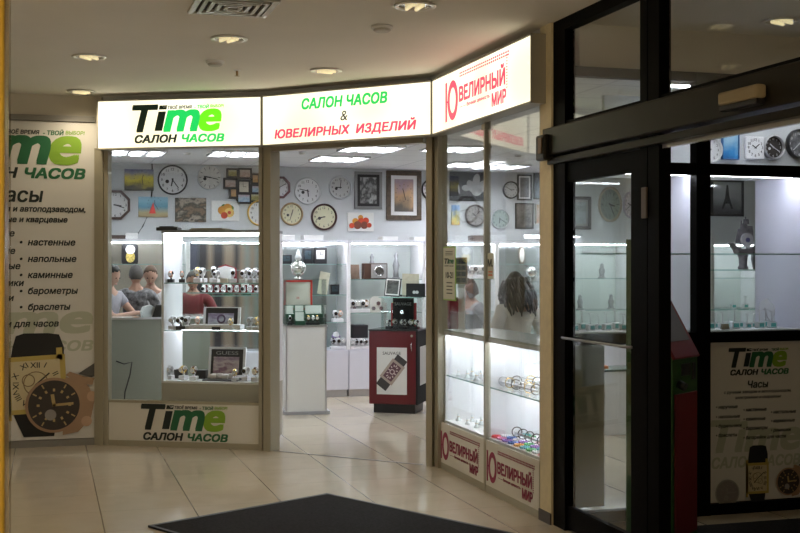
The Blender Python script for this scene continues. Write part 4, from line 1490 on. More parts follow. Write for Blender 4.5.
MB().prism([(-0.09, -0.15), (-0.06, -0.15), (-0.03, -0.08), (0.03, -0.08), (0.06, -0.15), (0.09, -0.15), (0.035, 0.0), (0.012, 0.18), (-0.012, 0.18), (-0.035, 0.0)], -0.023, -0.02).build('tower_print', mat('print_black'), t)
picture(769, 196, 18, 25, mat('taupe_frame', (0.2, 0.17, 0.18), 0.5), DIALW, 'white dial clock in a square taupe frame behind the right window', fw=0.15, name='picture_clock', cat='clock', hands=(0, 0, 0.55, 0.5, 2.2))
t = picture(729, 146, 17, 27, mat('blue_frame', (0.03, 0.12, 0.3), 0.4), picture_mat('print_sea', [(0.01, 0.1, 0.3), (0.03, 0.22, 0.5), (0.3, 0.5, 0.65), (0.35, 0.55, 0.7)], 3, mixn=0.3), 'blue sea picture on the clock board behind the right window', plane=PB, fw=0.06)
# cluster of nine photo frames
c = onv(242.5, 186, VB)
k = 15.1 / F
t = thing('photo_frame_cluster', 'cluster of nine small black photo frames with a central clock', 'picture frame', c)
for (x, z, w, h, cc) in ((-10, 12, 10, 8, 0), (2, 12, 12, 9, 1), (12, 7, 7, 9, 2), (-12, 2, 12, 9, 1), (1, -1, 11, 12, 3), (14, -3, 12, 8, 4), (-9, -7, 7, 9, 2), (1, -12, 13, 9, 4), (12, -11, 10, 8, 0)):
    w, h = w + 1.6, h + 1.6
    f = MB().box((x - w / 2) * k, (x + w / 2) * k, -0.03, 0, (z - h / 2) * k, (z + h / 2) * k, 0.004).build('frame', FRB, t)
    MB().box((x - w / 2 + 1.9) * k, (x + w / 2 - 1.9) * k, -0.033, -0.028, (z - h / 2 + 1.9) * k, (z + h / 2 - 1.9) * k).build('photo', picture_mat('print_photo_%d' % cc, [[(0.05, 0.1, 0.03), (0.35, 0.3, 0.1), (0.5, 0.5, 0.4)], [(0.2, 0.08, 0.06), (0.45, 0.35, 0.3), (0.6, 0.55, 0.5)], [(0.4, 0.25, 0.05), (0.5, 0.3, 0.15), (0.3, 0.2, 0.1)], [(0.55, 0.5, 0.4), (0.62, 0.57, 0.47), (0.5, 0.45, 0.35)], [(0.1, 0.2, 0.4), (0.4, 0.5, 0.6), (0.5, 0.3, 0.3)]][cc], 5), f)
MB().box(0, 0.04, -0.036, -0.034, -0.012, -0.008).box(0.0, 0.004, -0.036, -0.034, -0.012, 0.04).build('hands', NUM, t)
# cable on the wall
pts = [onv(x, y, VB - 0.012) for x, y in ((152, 162), (152.5, 185), (151, 200), (148, 215), (143, 226), (137, 235), (136, 242))]
tag(MB().tube(pts, 0.007).build('wall_cable', BLACK), 'thin black cable hanging down the back wall beside the landscape picture', 'cable')
# flat boxes lying on top of the cabinets
for px, w, d, h, m, lab in ((118, 0.16, 0.2, 0.045, mat('dark_box_card', (0.09, 0.06, 0.05), 0.6), 'small dark box on top of the wall cabinet by the octagonal clock'), (131, 0.14, 0.2, 0.07, WHITEM, 'white box on top of the wall cabinet behind the hanging cable'),
                            (285, 0.2, 0.2, 0.06, WHITEM, 'white carton on the cabinet behind the white pedestal'), (312, 0.24, 0.2, 0.06, WHITEM, 'long white carton on the wall cabinet right of the pedestal carton'),
                            (388, 0.2, 0.2, 0.05, WHITEM, 'white carton on the wall cabinet under the large sunset clock'), (417, 0.14, 0.2, 0.05, WHITEM, 'white carton on the wall cabinet by the right door post'),
                            (478, 0.2, 0.2, 0.07, mat('dark_box_card'), 'dark box on the wall cabinet below the ornate clock')):
    p = onv(px, 240, VC + 0.2)
    t = tag(MB().box(-w / 2, w / 2, -d / 2, d / 2, 0, h, 0.003).box(-w / 2 - 0.002, w / 2 + 0.002, -d / 2 - 0.002, d / 2 + 0.002, h * 0.6, h, 0.003).build('storage_box', m, None, (p.x, p.y, 1.911)), lab, 'box')
tag(MB().box(-0.17, 0.17, -0.12, 0.12, 0, 0.012).box(-0.16, 0.14, -0.11, 0.1, 0.012, 0.02).build('folder', mat('tan_folder', (0.3, 0.26, 0.18), 0.6), None, ST.w(ST.px(212, 230, 0.3)[0], 0.3, 1.926), ST.ang), 'tan folder lying on top of the lit window cabinet', 'folder')
tag(MB().box(-0.1, 0.1, -0.06, 0.06, 0, 0.03, 0.003).box(-0.07, 0.07, -0.06, 0.05, 0.03, 0.04, 0.002).build('cable_box', BLACK, None, ST.w(ST.px(169, 230, 0.25)[0], 0.25, 1.926), ST.ang), 'small black box on top of the lit window cabinet', 'box')

# ------------------------------------------------------------------ counter behind the watch window
ca, cb = at(112, HY, 12.0), at(161, HY, 12.0)
t = thing('service_counter', 'grey green service counter with a glass top where the staff lean', 'counter', (0.56, 12.12, 0))
CWD = 1.05
MB().box(0, CWD, 0.0, 0.6, 0.0, 1.07).build('body', mat('grey_green_laminate', (0.27, 0.28, 0.235), 0.4), t)
MB().box(-0.01, CWD + 0.01, -0.03, 0.62, 1.07, 1.085).build('worktop', mat('pale_glass_top', (0.5, 0.54, 0.52), 0.1), t)
MB().box(-0.01, CWD + 0.01, -0.034, -0.03, 1.066, 1.087).build('edge_strip', STEEL, t)
ctop = 1.085
pts = [onv(x, y, 12.0) for x, y in ((133, 322), (124, 330), (119, 345), (116, 352))]
tag(MB().tube([onv(x, y, 12.112) for x, y in ((116, 361), (124, 364), (132, 362), (130, 375), (125, 392), (124, 405))], 0.006).build('counter_cable', BLACK), 'black cable looping down the grey green counter front', 'cable')


def vp(px, py, v):
    return onv(px, py, v)


p = vp(147, 312, 12.3)
tag(MB().prism([(-0.05, 0), (0.06, 0), (0.075, 0.09), (0.03, 0.12), (-0.04, 0.1), (-0.065, 0.05)], -0.03, 0.03).build('plastic_bag', mat('clear_bag', (0.72, 0.75, 0.75), 0.25), None, (p.x, p.y, ctop), 0.3), 'crumpled white plastic bag standing on the counter before the woman', 'bag')
p = vp(157, 312, 12.25)
t = thing('card_terminal', 'tilted black terminal on the counter beside the lit cabinet', 'terminal', (p.x, p.y, ctop), -0.3)
MB().prism([(-0.04, 0), (0.05, 0), (0.07, 0.12), (0.0, 0.12)], -0.05, 0.05).build('body', BLACK, t)
MB().box(0.055, 0.06, -0.04, 0.04, 0.05, 0.1).build('screen', mat('kiosk_screen'), t)
for k, (px, c, lab) in enumerate(((128, 'paper_white', 'white sheet of paper on the counter under the resting arms'), (135, 'paper_orange', 'small orange slip of paper on the counter edge'))):
    p = vp(px, 312, 12.14)
    tag(MB().box(-0.07 + 0.04 * k, 0.07 - 0.04 * k, -0.03, 0.03, 0, 0.004).build('paper_sheet', mat(c, (0.75, 0.75, 0.75) if k == 0 else (0.8, 0.25, 0.04), 0.6), None, (p.x, p.y, ctop), 0.2), lab, 'paper')

# ------------------------------------------------------------------ white pedestal with a glass case
pw = (at(286, 415, 12.67), at(326.5, 413, 12.75))
pa = math.atan2(pw[1].y - pw[0].y, pw[1].x - pw[0].x)
PWW = (pw[1] - pw[0]).xy.length
t = thing('display_pedestal', 'white pedestal with a glass case of open watch boxes, in the doorway', 'display pedestal', (pw[0].x, pw[0].y, 0), pa)
PD = 0.42
MB().box(-0.02, PWW + 0.035, -0.02, PD, 0.0, 0.035, 0.003).build('plinth', mat('plinth_grey', (0.35, 0.35, 0.37), 0.4), t)
MB().box(0, PWW, 0, PD, 0.035, 0.945).build('body', mat('pedestal_white', (0.7, 0.7, 0.68), 0.4), t)
for x in (0, PWW - 0.012):
    MB().box(x - 0.002, x + 0.014, -0.004, 0.01, 0.035, 0.95).build('corner_trim', STEEL, t)
MB().box(-0.01, PWW + 0.01, -0.01, PD + 0.01, 0.945, 0.96).build('top_tray', STEEL, t)
vz = 1.45
for a in ((0, PWW, 0, 0.006), (0, PWW, PD - 0.006, PD), (0, 0.006, 0.006, PD - 0.006), (PWW - 0.006, PWW, 0.006, PD - 0.006)):
    MB().box(a[0], a[1], a[2], a[3], 0.96, vz).build('glass_side', GLASSG, t)
MB().box(0, PWW, 0, PD, vz, vz + 0.008).build('glass_lid', GLASSG, t)
PEDZ = 0.961


def ped(x, y, z=PEDZ):
    c, s = math.cos(pa), math.sin(pa)
    return Vector((pw[0].x + x * c - y * s, pw[0].y + x * s + y * c, z))


# ------------------------------------------------------------------ red pedestal with a glass case
ra, rb = onz(371.5, 408, 0.0), None
rA = at(369, 410, 12.85)
rB = at(417.5, 413, 12.72)
raa = math.atan2(rB.y - rA.y, rB.x - rA.x)
RW = (rB - rA).xy.length
RD = 0.5
t = thing('display_pedestal', 'deep red and black pedestal with a watch advert and glass case', 'display pedestal', (rA.x, rA.y, 0), raa)
MB().box(0.04, RW - 0.04, 0.05, RD - 0.05, 0, 0.1).build('plinth', BLACK, t)
MB().box(0, RW - 0.02, 0, RD, 0.1, 0.895, 0.006).build('body', RED, t)
MB().box(RW - 0.02, RW, 0.004, RD, 0.1, 0.895).build('side_panel', BLACKF, t)
MB().box(-0.005, RW + 0.005, -0.005, RD + 0.005, 0.895, 0.91).build('top_tray', BLACK, t)
k = RW / 48.5
ad = MB().box(8 * k, 38 * k, -0.006, 0, 0.9 - 62 * k, 0.9 - 16.5 * k).build('advert', mat('advert_white', (0.72, 0.72, 0.7), 0.4), t)
lettering(ad, 'SAUVAGE', NUM, 23 * k, 0.9 - 22 * k, 18 * k, 3 * k, y=-0.0065)
M = Matrix.Translation((23.5 * k, 0, 0.9 - 40 * k)) @ Matrix.Rotation(0.65, 4, 'Y')
MB().box(-6 * k, 6 * k, -0.008, -0.006, -19 * k, 17 * k, M=M).build('strap_print', mat('advert_strap', (0.05, 0.045, 0.045), 0.6), ad)
MB().box(-7.5 * k, 7.5 * k, -0.0095, -0.006, -11 * k, 11 * k, 0.001, M=M).build('watch_print', mat('advert_steel', (0.4, 0.33, 0.28), 0.5), ad)
MB().box(-5 * k, 5 * k, -0.011, -0.009, -8.5 * k, 8.5 * k, M=M).build('watch_dial_print', mat('advert_dial', (0.12, 0.05, 0.07), 0.5), ad)
mb = MB()
for i in range(12):
    an = i * PI / 6
    mb.box(-0.5 * k, 0.5 * k, -0.012, -0.0105, -1 * k, 1 * k, M=M @ Matrix.Translation((math.sin(an) * 3.7 * k, 0, math.cos(an) * 6.8 * k)) @ Matrix.Rotation(an, 4, 'Y'))
mb.ring(2.2 * k, 0.4 * k, 18, 6, M=M @ Matrix.Translation((0, -0.011, 0)) @ Matrix.Rotation(PI / 2, 4, 'X'))
mb.build('dial_marks_print', mat('advert_marks', (0.6, 0.5, 0.48), 0.5), ad)
MB().disc(0.014, -0.008, 0, 16, 43 * k, 0.9 - 5 * k).build('lock', CHROME, t)
MB().tube([(43 * k, -0.012, 0.9 - 11 * k), (42.6 * k, -0.03, 0.9 - 14 * k), (43 * k, -0.012, 0.9 - 20 * k)], 0.006).build('key_tag', CHROME, t)
MB().box(RW, RW + 0.004, 0.12, 0.4, 0.3, 0.72).build('side_advert', mat('advert_white'), t)
rvz = 1.255
gx0 = 12 * k
for a in ((gx0, RW, 0, 0.006), (gx0, RW, RD - 0.006, RD), (gx0, gx0 + 0.006, 0.006, RD - 0.006), (RW - 0.006, RW, 0.006, RD - 0.006)):
    MB().box(a[0], a[1], a[2], a[3], 0.91, rvz).build('glass_side', GLASSG, t)
MB().box(gx0 - 0.02, RW + 0.02, -0.02, RD + 0.01, rvz, rvz + 0.008).build('glass_lid', GLASSE, t)


def rp(x, y, z=0.911):
    c, s = math.cos(raa), math.sin(raa)
    return Vector((rA.x + x * c - y * s, rA.y + x * s + y * c, z))


# ------------------------------------------------------------------ small goods: prototypes
def P0(name, lab, cat):
    return thing(name, lab, cat)


def make_watch(strap, dial, case, name='wristwatch'):
    """a closed strap loop about a vertical-ish cuff, dial to the front; base at the loop's centre"""
    t = P0('wristwatch', '', 'watch')
    MB().lathe([(0.029, -0.009), (0.0305, -0.011), (0.032, -0.009), (0.032, 0.009), (0.0305, 0.011), (0.029, 0.009), (0.029, -0.009)], 24, M=Matrix.Rotation(PI / 2, 4, 'Y'), cap=False).build('strap', strap, t)
    c = MB().lathe([(0, 0.028), (0.019, 0.029), (0.021, 0.034), (0.019, 0.039), (0.016, 0.039), (0, 0.039)], 20, M=Matrix.Rotation(PI / 2, 4, 'X')).build('case', case, t)
    MB().disc(0.016, -0.0405, -0.0385, 20).build('dial', dial, c)
    MB().box(-0.0012, 0.0012, -0.042, -0.0405, 0, 0.011).box(0, 0.008, -0.042, -0.0405, -0.001, 0.001).build('hands', GOLD, c)
    return t


def make_cuff(m):
    """low block with a tilted C-shaped cuff"""
    t = P0('watch_stand', '', 'watch stand')
    MB().box(-0.028, 0.028, -0.03, 0.03, 0, 0.032, 0.004).build('block', m, t)
    MB().prism([(-0.006, 0.03), (0.006, 0.03), (0.005, 0.055), (-0.005, 0.055)], -0.004, 0.012).build('neck', m, t)
    pts = [(0, -0.0275 * math.cos(a), 0.079 + 0.0275 * math.sin(a)) for a in [(-1.2 + i * 0.29) for i in range(16)]]
    mb = MB()
    for a, b in zip(pts, pts[1:]):
        d = Vector(b) - Vector(a)
        an = math.atan2(d.z, d.y)
        mb.box(-0.017, 0.017, -0.001, d.length + 0.001, -0.0015, 0.0015, M=Matrix.Translation(a) @ Matrix.Rotation(an, 4, 'X'))
    mb.build('cuff', m, t)
    return t


CUFFW = Series(make_cuff(mat('white_leatherette', (0.75, 0.75, 0.78), 0.5)))
CUFFB = Series(make_cuff(mat('black_leatherette', (0.02, 0.02, 0.022), 0.5)))
STRB = mat('black_strap', (0.015, 0.013, 0.013), 0.5)
STRN = mat('brown_strap', (0.12, 0.05, 0.025), 0.5)
STRW = mat('white_strap', (0.7, 0.68, 0.68), 0.4)
WD = mat('watch_dial_white', (0.75, 0.75, 0.76), 0.35)
WB = mat('watch_dial_dark', (0.02, 0.02, 0.025), 0.25)
WATCH = {'steel': Series(make_watch(STEEL, WD, CHROME)), 'gold': Series(make_watch(GOLD, WD, GOLD)), 'rose': Series(make_watch(ROSE, WD, ROSE)), 'black': Series(make_watch(STRB, WB, STEEL)), 'brown': Series(make_watch(STRN, WD, GOLD)), 'white': Series(make_watch(STRW, WB, STEEL))}
WORDW = {'steel': 'steel bracelet watch', 'gold': 'gold bracelet watch', 'rose': 'rose gold watch', 'black': 'black strap watch', 'brown': 'brown strap watch', 'white': 'white strap watch'}


def watch_on_cuff(loc, rot, kind, cuff, where, group, sc=1.0):
    lab_w = '%s %s' % (WORDW[kind], where)
    lab_c = '%s cuff stand %s' % ('white' if cuff is CUFFW else 'black', where)
    cuff.put(loc, rot, lab_c, group + ' stands', sc)
    WATCH[kind].put((loc[0], loc[1], loc[2] + 0.079 * sc), rot, lab_w, group, sc)


def tpos(px, py, y, z):
    """on the window cabinet: shelf spot under a pixel"""
    x, _ = ST.px(px, py, y)
    return ST.w(x, y, z)


# --- window cabinet, bottom shelf
zb = ZA[0] + 0.001
row = [(170, 0.22, 'steel'), (183.5, 0.24, 'gold'), (194, 0.2, 'brown'), (246.5, 0.22, 'white'), (255.5, 0.2, 'brown')]
for i, (px, y, kd) in enumerate(row):
    watch_on_cuff(tpos(px, 372, y, zb), ST.ang + random.uniform(-0.3, 0.3), kd, CUFFW, 'on the bottom shelf of the window cabinet, %s from left' % ORD[i], 'watches on the bottom cabinet shelf', 1.15)
watch_on_cuff(tpos(235, 372, 0.17, zb), ST.ang, 'gold', CUFFW, 'before the large framed advert on the bottom cabinet shelf', 'watches on the bottom cabinet shelf', 1.0)


def watch_box(m):
    t = P0('watch_box', '', 'box')
    MB().box(-0.05, 0.05, -0.045, 0.045, 0, 0.075, 0.004).build('body', m, t)
    MB().box(-0.051, 0.051, -0.046, 0.046, 0.062, 0.08, 0.004).build('lid', m, t)
    return t


BOXB = Series(watch_box(mat('black_box_card', (0.02, 0.02, 0.025), 0.45)))
BOXB.put(tpos(181, 372, 0.36, zb), ST.ang, 'black box behind the first watches on the bottom cabinet shelf')
BOXB.put(tpos(202, 372, 0.36, zb), ST.ang, 'black box just left of the large framed advert on the bottom shelf')


def advert_stand(px0, px1, pyt, pyb, y, z, word, lab, pic):
    xa = ST.px(px0, 360, y)[0]
    xb = ST.px(px1, 360, y)[0]
    w = xb - xa
    zt = ST.px((px0 + px1) / 2, pyt, y)[1]
    h = zt - z
    t = thing('advert_display', lab, 'advert display', ST.w((xa + xb) / 2, y, z), ST.ang)
    M = Matrix.Translation((0, 0, 0.02)) @ Matrix.Rotation(-0.15, 4, 'X')
    MB().box(-w / 2, w / 2, -0.02, 0.05, 0, 0.02, 0.002).box(-w / 2, w / 2, -0.006, 0.012, 0, h - 0.02, 0.003, M=M).build('frame', WHITE, t)
    b = MB().box(-w * 0.43, w * 0.43, -0.009, -0.005, h * 0.06, h * 0.86, M=M).build('black_board', BLACK, t)
    MB().box(-w * 0.36, w * 0.33, -0.012, -0.008, h * 0.1, h * 0.62, M=M).build('photo', pic, b)
    if word:
        mb = MB()
        text_to(mb, word, 0, 0, w * 0.6, h * 0.11, y=0, bold=0.01)
        bmesh.ops.transform(mb.bm, matrix=M @ Matrix.Translation((0, -0.0095, h * 0.74)), verts=mb.bm.verts)
        mb.build('lettering', mat('grey_print', (0.3, 0.3, 0.3), 0.4), b)
    return t, w, h, M


t, w, h, M = advert_stand(208, 245, 347, 379, 0.36, zb, 'GUESS', 'large white framed black advert with a photo on the bottom cabinet shelf', picture_mat('advert_photo_girl', [(0.5, 0.4, 0.42), (0.25, 0.12, 0.2), (0.65, 0.55, 0.55), (0.3, 0.2, 0.28), (0.6, 0.5, 0.5)], 5, mixn=0.5))
tag(MB().box(-0.17, 0.16, -0.1, 0.1, 0, 0.014, 0.003).build('display_tray', mat('dark_tray', (0.06, 0.06, 0.07), 0.3), None, tpos(224, 380, 0.24, zb), ST.ang), 'low dark tray under the small white cushions before the large advert', 'tray')
for i in range(4):
    s = MB().box(-0.032, 0.032, -0.03, 0.03, 0, 0.045, 0.012).build('watch_cushion', mat('white_cushion', (0.78, 0.76, 0.76), 0.6), None, tpos(214 + i * 5.6, 375, 0.22 + 0.04 * (i % 2), zb + 0.015), ST.ang)
    tag(s, 'small white cushion on the dark tray before the large advert, %s from the left' % ORD[i], 'cushion', 'white cushions before the advert')
# --- middle shelf
zm = ZA[1] + 0.001
t, w, h, M = advert_stand(203, 240, 307, 330, 0.36, zm, None, 'white framed black advert with a watch photo on the middle cabinet shelf', picture_mat('advert_photo_watch', [(0.35, 0.38, 0.5), (0.5, 0.52, 0.62), (0.25, 0.2, 0.3), (0.55, 0.55, 0.65)], 4, mixn=0.5))
rg = MB()
rg.ring(h * 0.17, h * 0.045, 24, 8, M=M @ Matrix.Translation((0, -0.013, h * 0.36)) @ Matrix.Rotation(PI / 2, 4, 'X'))
rg.disc(h * 0.13, -0.001, 0.001, 20, 0, 0) if False else None
rg.build('watch_print', mat('advert_purple', (0.1, 0.06, 0.12), 0.5), t)
tag(MB().box(-0.24, 0.24, -0.06, 0.06, 0, 0.05, 0.004).build('display_block', WHITE, None, tpos(217, 330, 0.24, zm), ST.ang), 'long low white block before the advert on the middle cabinet shelf', 'display block')
tag(MB().box(-0.04, 0.04, -0.003, 0.003, 0, 0.03, 0.001).build('brand_plate', BLACK, None, tpos(216, 330, 0.175, zm), ST.ang), 'small black plate before the white block on the middle cabinet shelf', 'plate')
for i, (px, y, kd, cf) in enumerate(((173, 0.2, 'steel', CUFFW), (180.5, 0.18, 'white', CUFFB), (187.5, 0.24, 'white', CUFFW), (198, 0.2, 'rose', CUFFW), (250.5, 0.22, 'steel', CUFFW), (257, 0.2, 'gold', CUFFW))):
    watch_on_cuff(tpos(px, 325, y, zm), ST.ang + random.uniform(-0.3, 0.3), kd, cf, 'on the middle shelf of the window cabinet, %s from left' % ORD[i], 'watches on the middle cabinet shelf', 1.1)
watch_on_cuff(tpos(231, 325, 0.17, zm), ST.ang, 'gold', CUFFW, 'before the watch advert on the middle cabinet shelf', 'watches on the middle cabinet shelf', 1.0)
# --- upper shelf
zu = ZA[2] + 0.001
for i, (px, y, kd, cf, sc) in enumerate(((171, 0.18, 'rose', CUFFB, 0.95), (182, 0.2, 'rose', CUFFB, 0.95), (198, 0.22, 'gold', CUFFW, 1.25), (202.5, 0.27, 'white', CUFFW, 1.2), (213.5, 0.26, 'white', CUFFW, 1.3), (217, 0.18, 'white', CUFFW, 1.0), (233, 0.22, 'white', CUFFW, 1.1), (244, 0.2, 'white', CUFFW, 1.05), (248, 0.25, 'steel', CUFFW, 1.2), (252, 0.2, 'white', CUFFW, 1.05), (256, 0.25, 'steel', CUFFW, 1.2), (259.5, 0.2, 'white', CUFFW, 1.05))):
    watch_on_cuff(tpos(px, 280, y, zu), ST.ang + random.uniform(-0.4, 0.4), kd, cf, 'on the upper shelf of the window cabinet, %s from left' % ORD[i], 'watches on the upper cabinet shelf', sc)
t = thing('watch_back_card', 'grey shield-shaped display card edged in red on the upper cabinet shelf', 'display card', tpos(225, 282, 0.32, zu), ST.ang)
MB().prism([(-0.075, 0), (0.075, 0), (0.085, 0.13), (0.0, 0.15), (-0.07, 0.13)], 0.0, 0.012).build('card', mat('pale_grey_card', (0.6, 0.62, 0.6), 0.5), t)
MB().prism([(-0.06, 0), (0.11, 0), (0.1, 0.13), (0.0, 0.165), (-0.07, 0.14)], 0.014, 0.022).build('red_edge', mat('red_velvet', (0.25, 0.02, 0.03), 0.7), t)
tag(MB().prism([(-0.035, 0), (0.035, 0), (0.035, 0.04), (-0.035, 0.04)], -0.004, 0.004).build('price_card', mat('cream_card', (0.7, 0.68, 0.58), 0.5), None, tpos(224, 283, 0.16, zu), ST.ang), 'small cream price card before the grey shield card', 'price card')
# --- rear shelf: dials on red cards
for i in range(9):
    p = tpos(204 + i * 6.6, 292, TY1 - 0.1, 1.361)
    kd = ('white', 'steel')[i % 2]
    tag(MB().prism([(-0.026, 0), (0.026, 0), (0.022, 0.07), (-0.022, 0.07)], 0.03, 0.036).build('watch_card', DRED, None, p, ST.ang), 'dark red card on the narrow rear shelf of the window cabinet, %s from the left' % ORD[i], 'card', 'dark red cards on the rear shelf')
    WATCH[kd].put((p.x, p.y, p.z + 0.034), ST.ang, '%s on the narrow rear shelf of the window cabinet, %s from left' % (WORDW[kd], ORD[i]), 'watches on the rear shelf')


# --- goods on the white pedestal
def open_box(m, ins):
    t = P0('open_watch_box', '', 'box')
    MB().box(-0.055, 0.055, -0.05, 0.05, 0, 0.045, 0.004).build('body', m, t)
    M = Matrix.Translation((0, 0.045, 0.045)) @ Matrix.Rotation(-0.15, 4, 'X')
    MB().box(-0.055, 0.055, 0.0, 0.02, 0, 0.1, 0.003, M=M).build('lid', m, t)
    MB().box(-0.046, 0.046, -0.002, 0.0, 0.008, 0.092, M=M).build('lid_lining', ins, t)
    MB().box(-0.044, 0.044, -0.04, 0.04, 0.045, 0.052, 0.003).build('cushion', ins, t)
    return t


OB = Series(open_box(mat('green_box', (0.02, 0.09, 0.05), 0.45), mat('pale_lining', (0.66, 0.68, 0.64), 0.7)))
tag(MB().box(0.006, PWW - 0.006, 0.2, PD - 0.01, 0, 0.07).build('display_riser', mat('dark_riser', (0.04, 0.07, 0.055), 0.5), None, ped(0, 0, PEDZ), pa), 'low dark green riser inside the glass case of the white pedestal', 'riser')
for i, x in enumerate((0.06, 0.172, 0.284, 0.385)):
    if x + 0.056 > PWW:
        x = PWW - 0.064
    OB.put(ped(x, 0.26, PEDZ + 0.071), pa, 'open green watch box in the back row on the white pedestal, %s from the left' % ORD[i], 'open watch boxes on the pedestal', 0.97)
OB.put(ped(0.16, 0.1), pa, 'open green watch box standing in front of the row on the white pedestal')
for i, (x, kd) in enumerate(((0.05, 'white'), (0.25, 'gold'), (0.3, 'steel'), (0.345, 'gold'))):
    watch_on_cuff(ped(x, 0.1), pa, kd, CUFFB, 'in the glass case of the white pedestal, %s from the left' % ORD[i], 'watches on the white pedestal', 0.95)
t = thing('red_frame_box', 'red framed white presentation box at the back of the white pedestal case', 'presentation box', ped(0.165, 0.36, PEDZ + 0.071), pa)
k = 12.9 / F
mb = MB()
W2, H2 = 14.5 * k, 15 * k
zo = 0.082
mb.box(-W2, W2, 0, 0.03, zo, zo + 0.02).box(-W2, W2, 0, 0.03, zo + 2 * H2 - 0.02, zo + 2 * H2).box(-W2, -W2 + 0.02, 0, 0.03, 0, zo + 2 * H2).box(W2 - 0.02, W2, 0, 0.03, 0, zo + 2 * H2)
mb.build('frame', REDP, t)
MB().box(-W2 + 0.018, W2 - 0.018, 0.01, 0.025, zo + 0.01, zo + 2 * H2 - 0.01).build('lining', mat('cream_lining', (0.72, 0.68, 0.6), 0.6), t)
lettering(t, 'H', REDP, 0, zo + H2 * 0.8, None, 0.03, y=0.009)

# --- goods on the red pedestal
t = thing('watch_display_tower', 'black display board with pale lettering in the red pedestal case', 'display board', rp(27.5 * RW / 48.5, 0.3), raa)
k = RW / 48.5
MB().box(-10.5 * k, 10.5 * k, 0, 0.03, 0, 33 * k, 0.003).build('board', BLACKF, t)
MB().box(-13 * k, 13 * k, 0.03, 0.05, 0, 25 * k, 0.003).build('red_backing', mat('red_backing', (0.4, 0.01, 0.02), 0.5), t)
lettering(t, 'SAUVAGE', mat('silver_print', (0.45, 0.45, 0.46), 0.4), 0, 24 * k, 17 * k, 3 * k, y=-0.001)
MB().disc(2 * k, -0.01, 0, 16, -1 * k, 16 * k).build('display_watch', CHROME, t)
for i, (x, y, kd) in enumerate(((17, 0.12, 'steel'), (21, 0.2, 'brown'), (25, 0.1, 'black'), (30, 0.15, 'steel'), (34, 0.1, 'white'), (38, 0.18, 'steel'), (42, 0.12, 'gold'), (45.5, 0.1, 'steel'))):
    watch_on_cuff(rp(x * k, y), raa + random.uniform(-0.3, 0.3), kd, CUFFB, 'in the red pedestal glass case, %s from the left' % ORD[i], 'watches on the red pedestal', 0.95)
zt = rvz + 0.009
t = thing('leaning_picture', 'black framed dark picture leaning on the glass top of the red pedestal', 'picture frame', rp(20 * k, 0.12, zt), raa)
M = Matrix.Rotation(-0.2, 4, 'X') @ Matrix.Rotation(0.06, 4, 'Y')
w, h = 16 * k, 18.5 * k
MB().box(-w / 2, w / 2, 0, 0.015, 0.004, h, 0.002, M=M).prism([(-0.01, 0), (0.01, 0), (0.01, h * 0.6), (-0.01, h * 0.6)], 0.03, 0.05).build('frame', BLACK, t)
MB().box(-w / 2 + 0.012, w / 2 - 0.012, -0.002, 0.001, 0.016, h - 0.012, M=M).build('mount', mat('advert_white'), t)
MB().box(-w / 2 + 0.024, w / 2 - 0.024, -0.004, -0.001, 0.03, h - 0.026, M=M).build('print', picture_mat('print_dark_card', [(0.02, 0.02, 0.02), (0.1, 0.11, 0.1), (0.03, 0.03, 0.03), (0.2, 0.2, 0.18)], 5), t)
t = thing('award_board', 'beige upright board standing behind the black frame on the red pedestal', 'board', rp(35 * k, 0.3, zt), raa)
MB().prism([(-8.5 * k, 0), (8.5 * k, 0), (8.8 * k, 22 * k), (-8.2 * k, 22.5 * k)], 0, 0.012).build('panel', mat('beige_paper', (0.46, 0.43, 0.33), 0.5, noise=0.1), t)
MB().prism([(-0.01, 0), (0.01, 0), (0.01, 10 * k), (-0.01, 10 * k)], 0.012, 0.05).build('support', WHITE, t)
t = thing('black_card_stand', 'low black card with a pale emblem on the red pedestal glass top', 'card stand', rp(44.5 * k, 0.1, zt), raa)
MB().box(-9.5 * k, 9.5 * k, 0, 0.012, 0, 13 * k, 0.002).box(-6 * k, 6 * k, 0.012, 0.06, 0, 0.006).build('card', BLACKF, t)
mb = MB()
mb.disc(1.6 * k, -0.002, 0, 12, -1.4 * k, 4.5 * k)
mb.disc(1.6 * k, -0.002, 0, 12, 1.4 * k, 4.5 * k)
mb.build('emblem', mat('silver_print'), t)
lettering(t, 'ORIENT', mat('grey_print'), 0, 9 * k, 10 * k, y=-0.0005) if False else None


# --- goods on the back cabinets' shelves
def bpos(px, dv, z):
    p = onv(px, HY, VC + dv)
    return Vector((p.x, p.y, z + 0.001))


BK = 14.6 / F
t = thing('pendulum_clock', 'black pendulum clock with gold works on the shelf at the left', 'clock', bpos(130, 0.12, 1.62), 0)
k = BK
pts = [(-7 * k, 0), (7 * k, 0), (7.5 * k, 2 * k), (7.5 * k, 17 * k), (5 * k, 20 * k), (-5 * k, 20 * k), (-7.5 * k, 17 * k), (-7.5 * k, 2 * k)]
MB().prism(pts, 0, 0.09).build('case', BLACK, t)
MB().disc(4.3 * k, -0.012, 0.002, 24, 0.3 * k, 13.5 * k).build('dial', DIALW, t)
MB().disc(4.2 * k, -0.01, 0.002, 24, 0.3 * k, 6.5 * k, 5.2 * k).build('pendulum_window', mat('gold_works', (0.65, 0.5, 0.15), 0.35, 0.5, noise=0.5, nscale=60), t)
MB().box(0.2 * k, 0.5 * k, -0.014, -0.01, 13.5 * k, 16 * k).box(0.3 * k, 2.4 * k, -0.014, -0.01, 13.4 * k, 13.7 * k).build('hands', NUM, t)
t = thing('glass_globe_clock', 'shiny glass globe with a pointed stopper on the pedestal glass lid', 'ornament', ped(0.15, 0.2, vz + 0.009), 0)
gm = mat('silvered_glass', (0.7, 0.72, 0.7), 0.08, 0.9)
z9 = 12.2 * k + 0.12
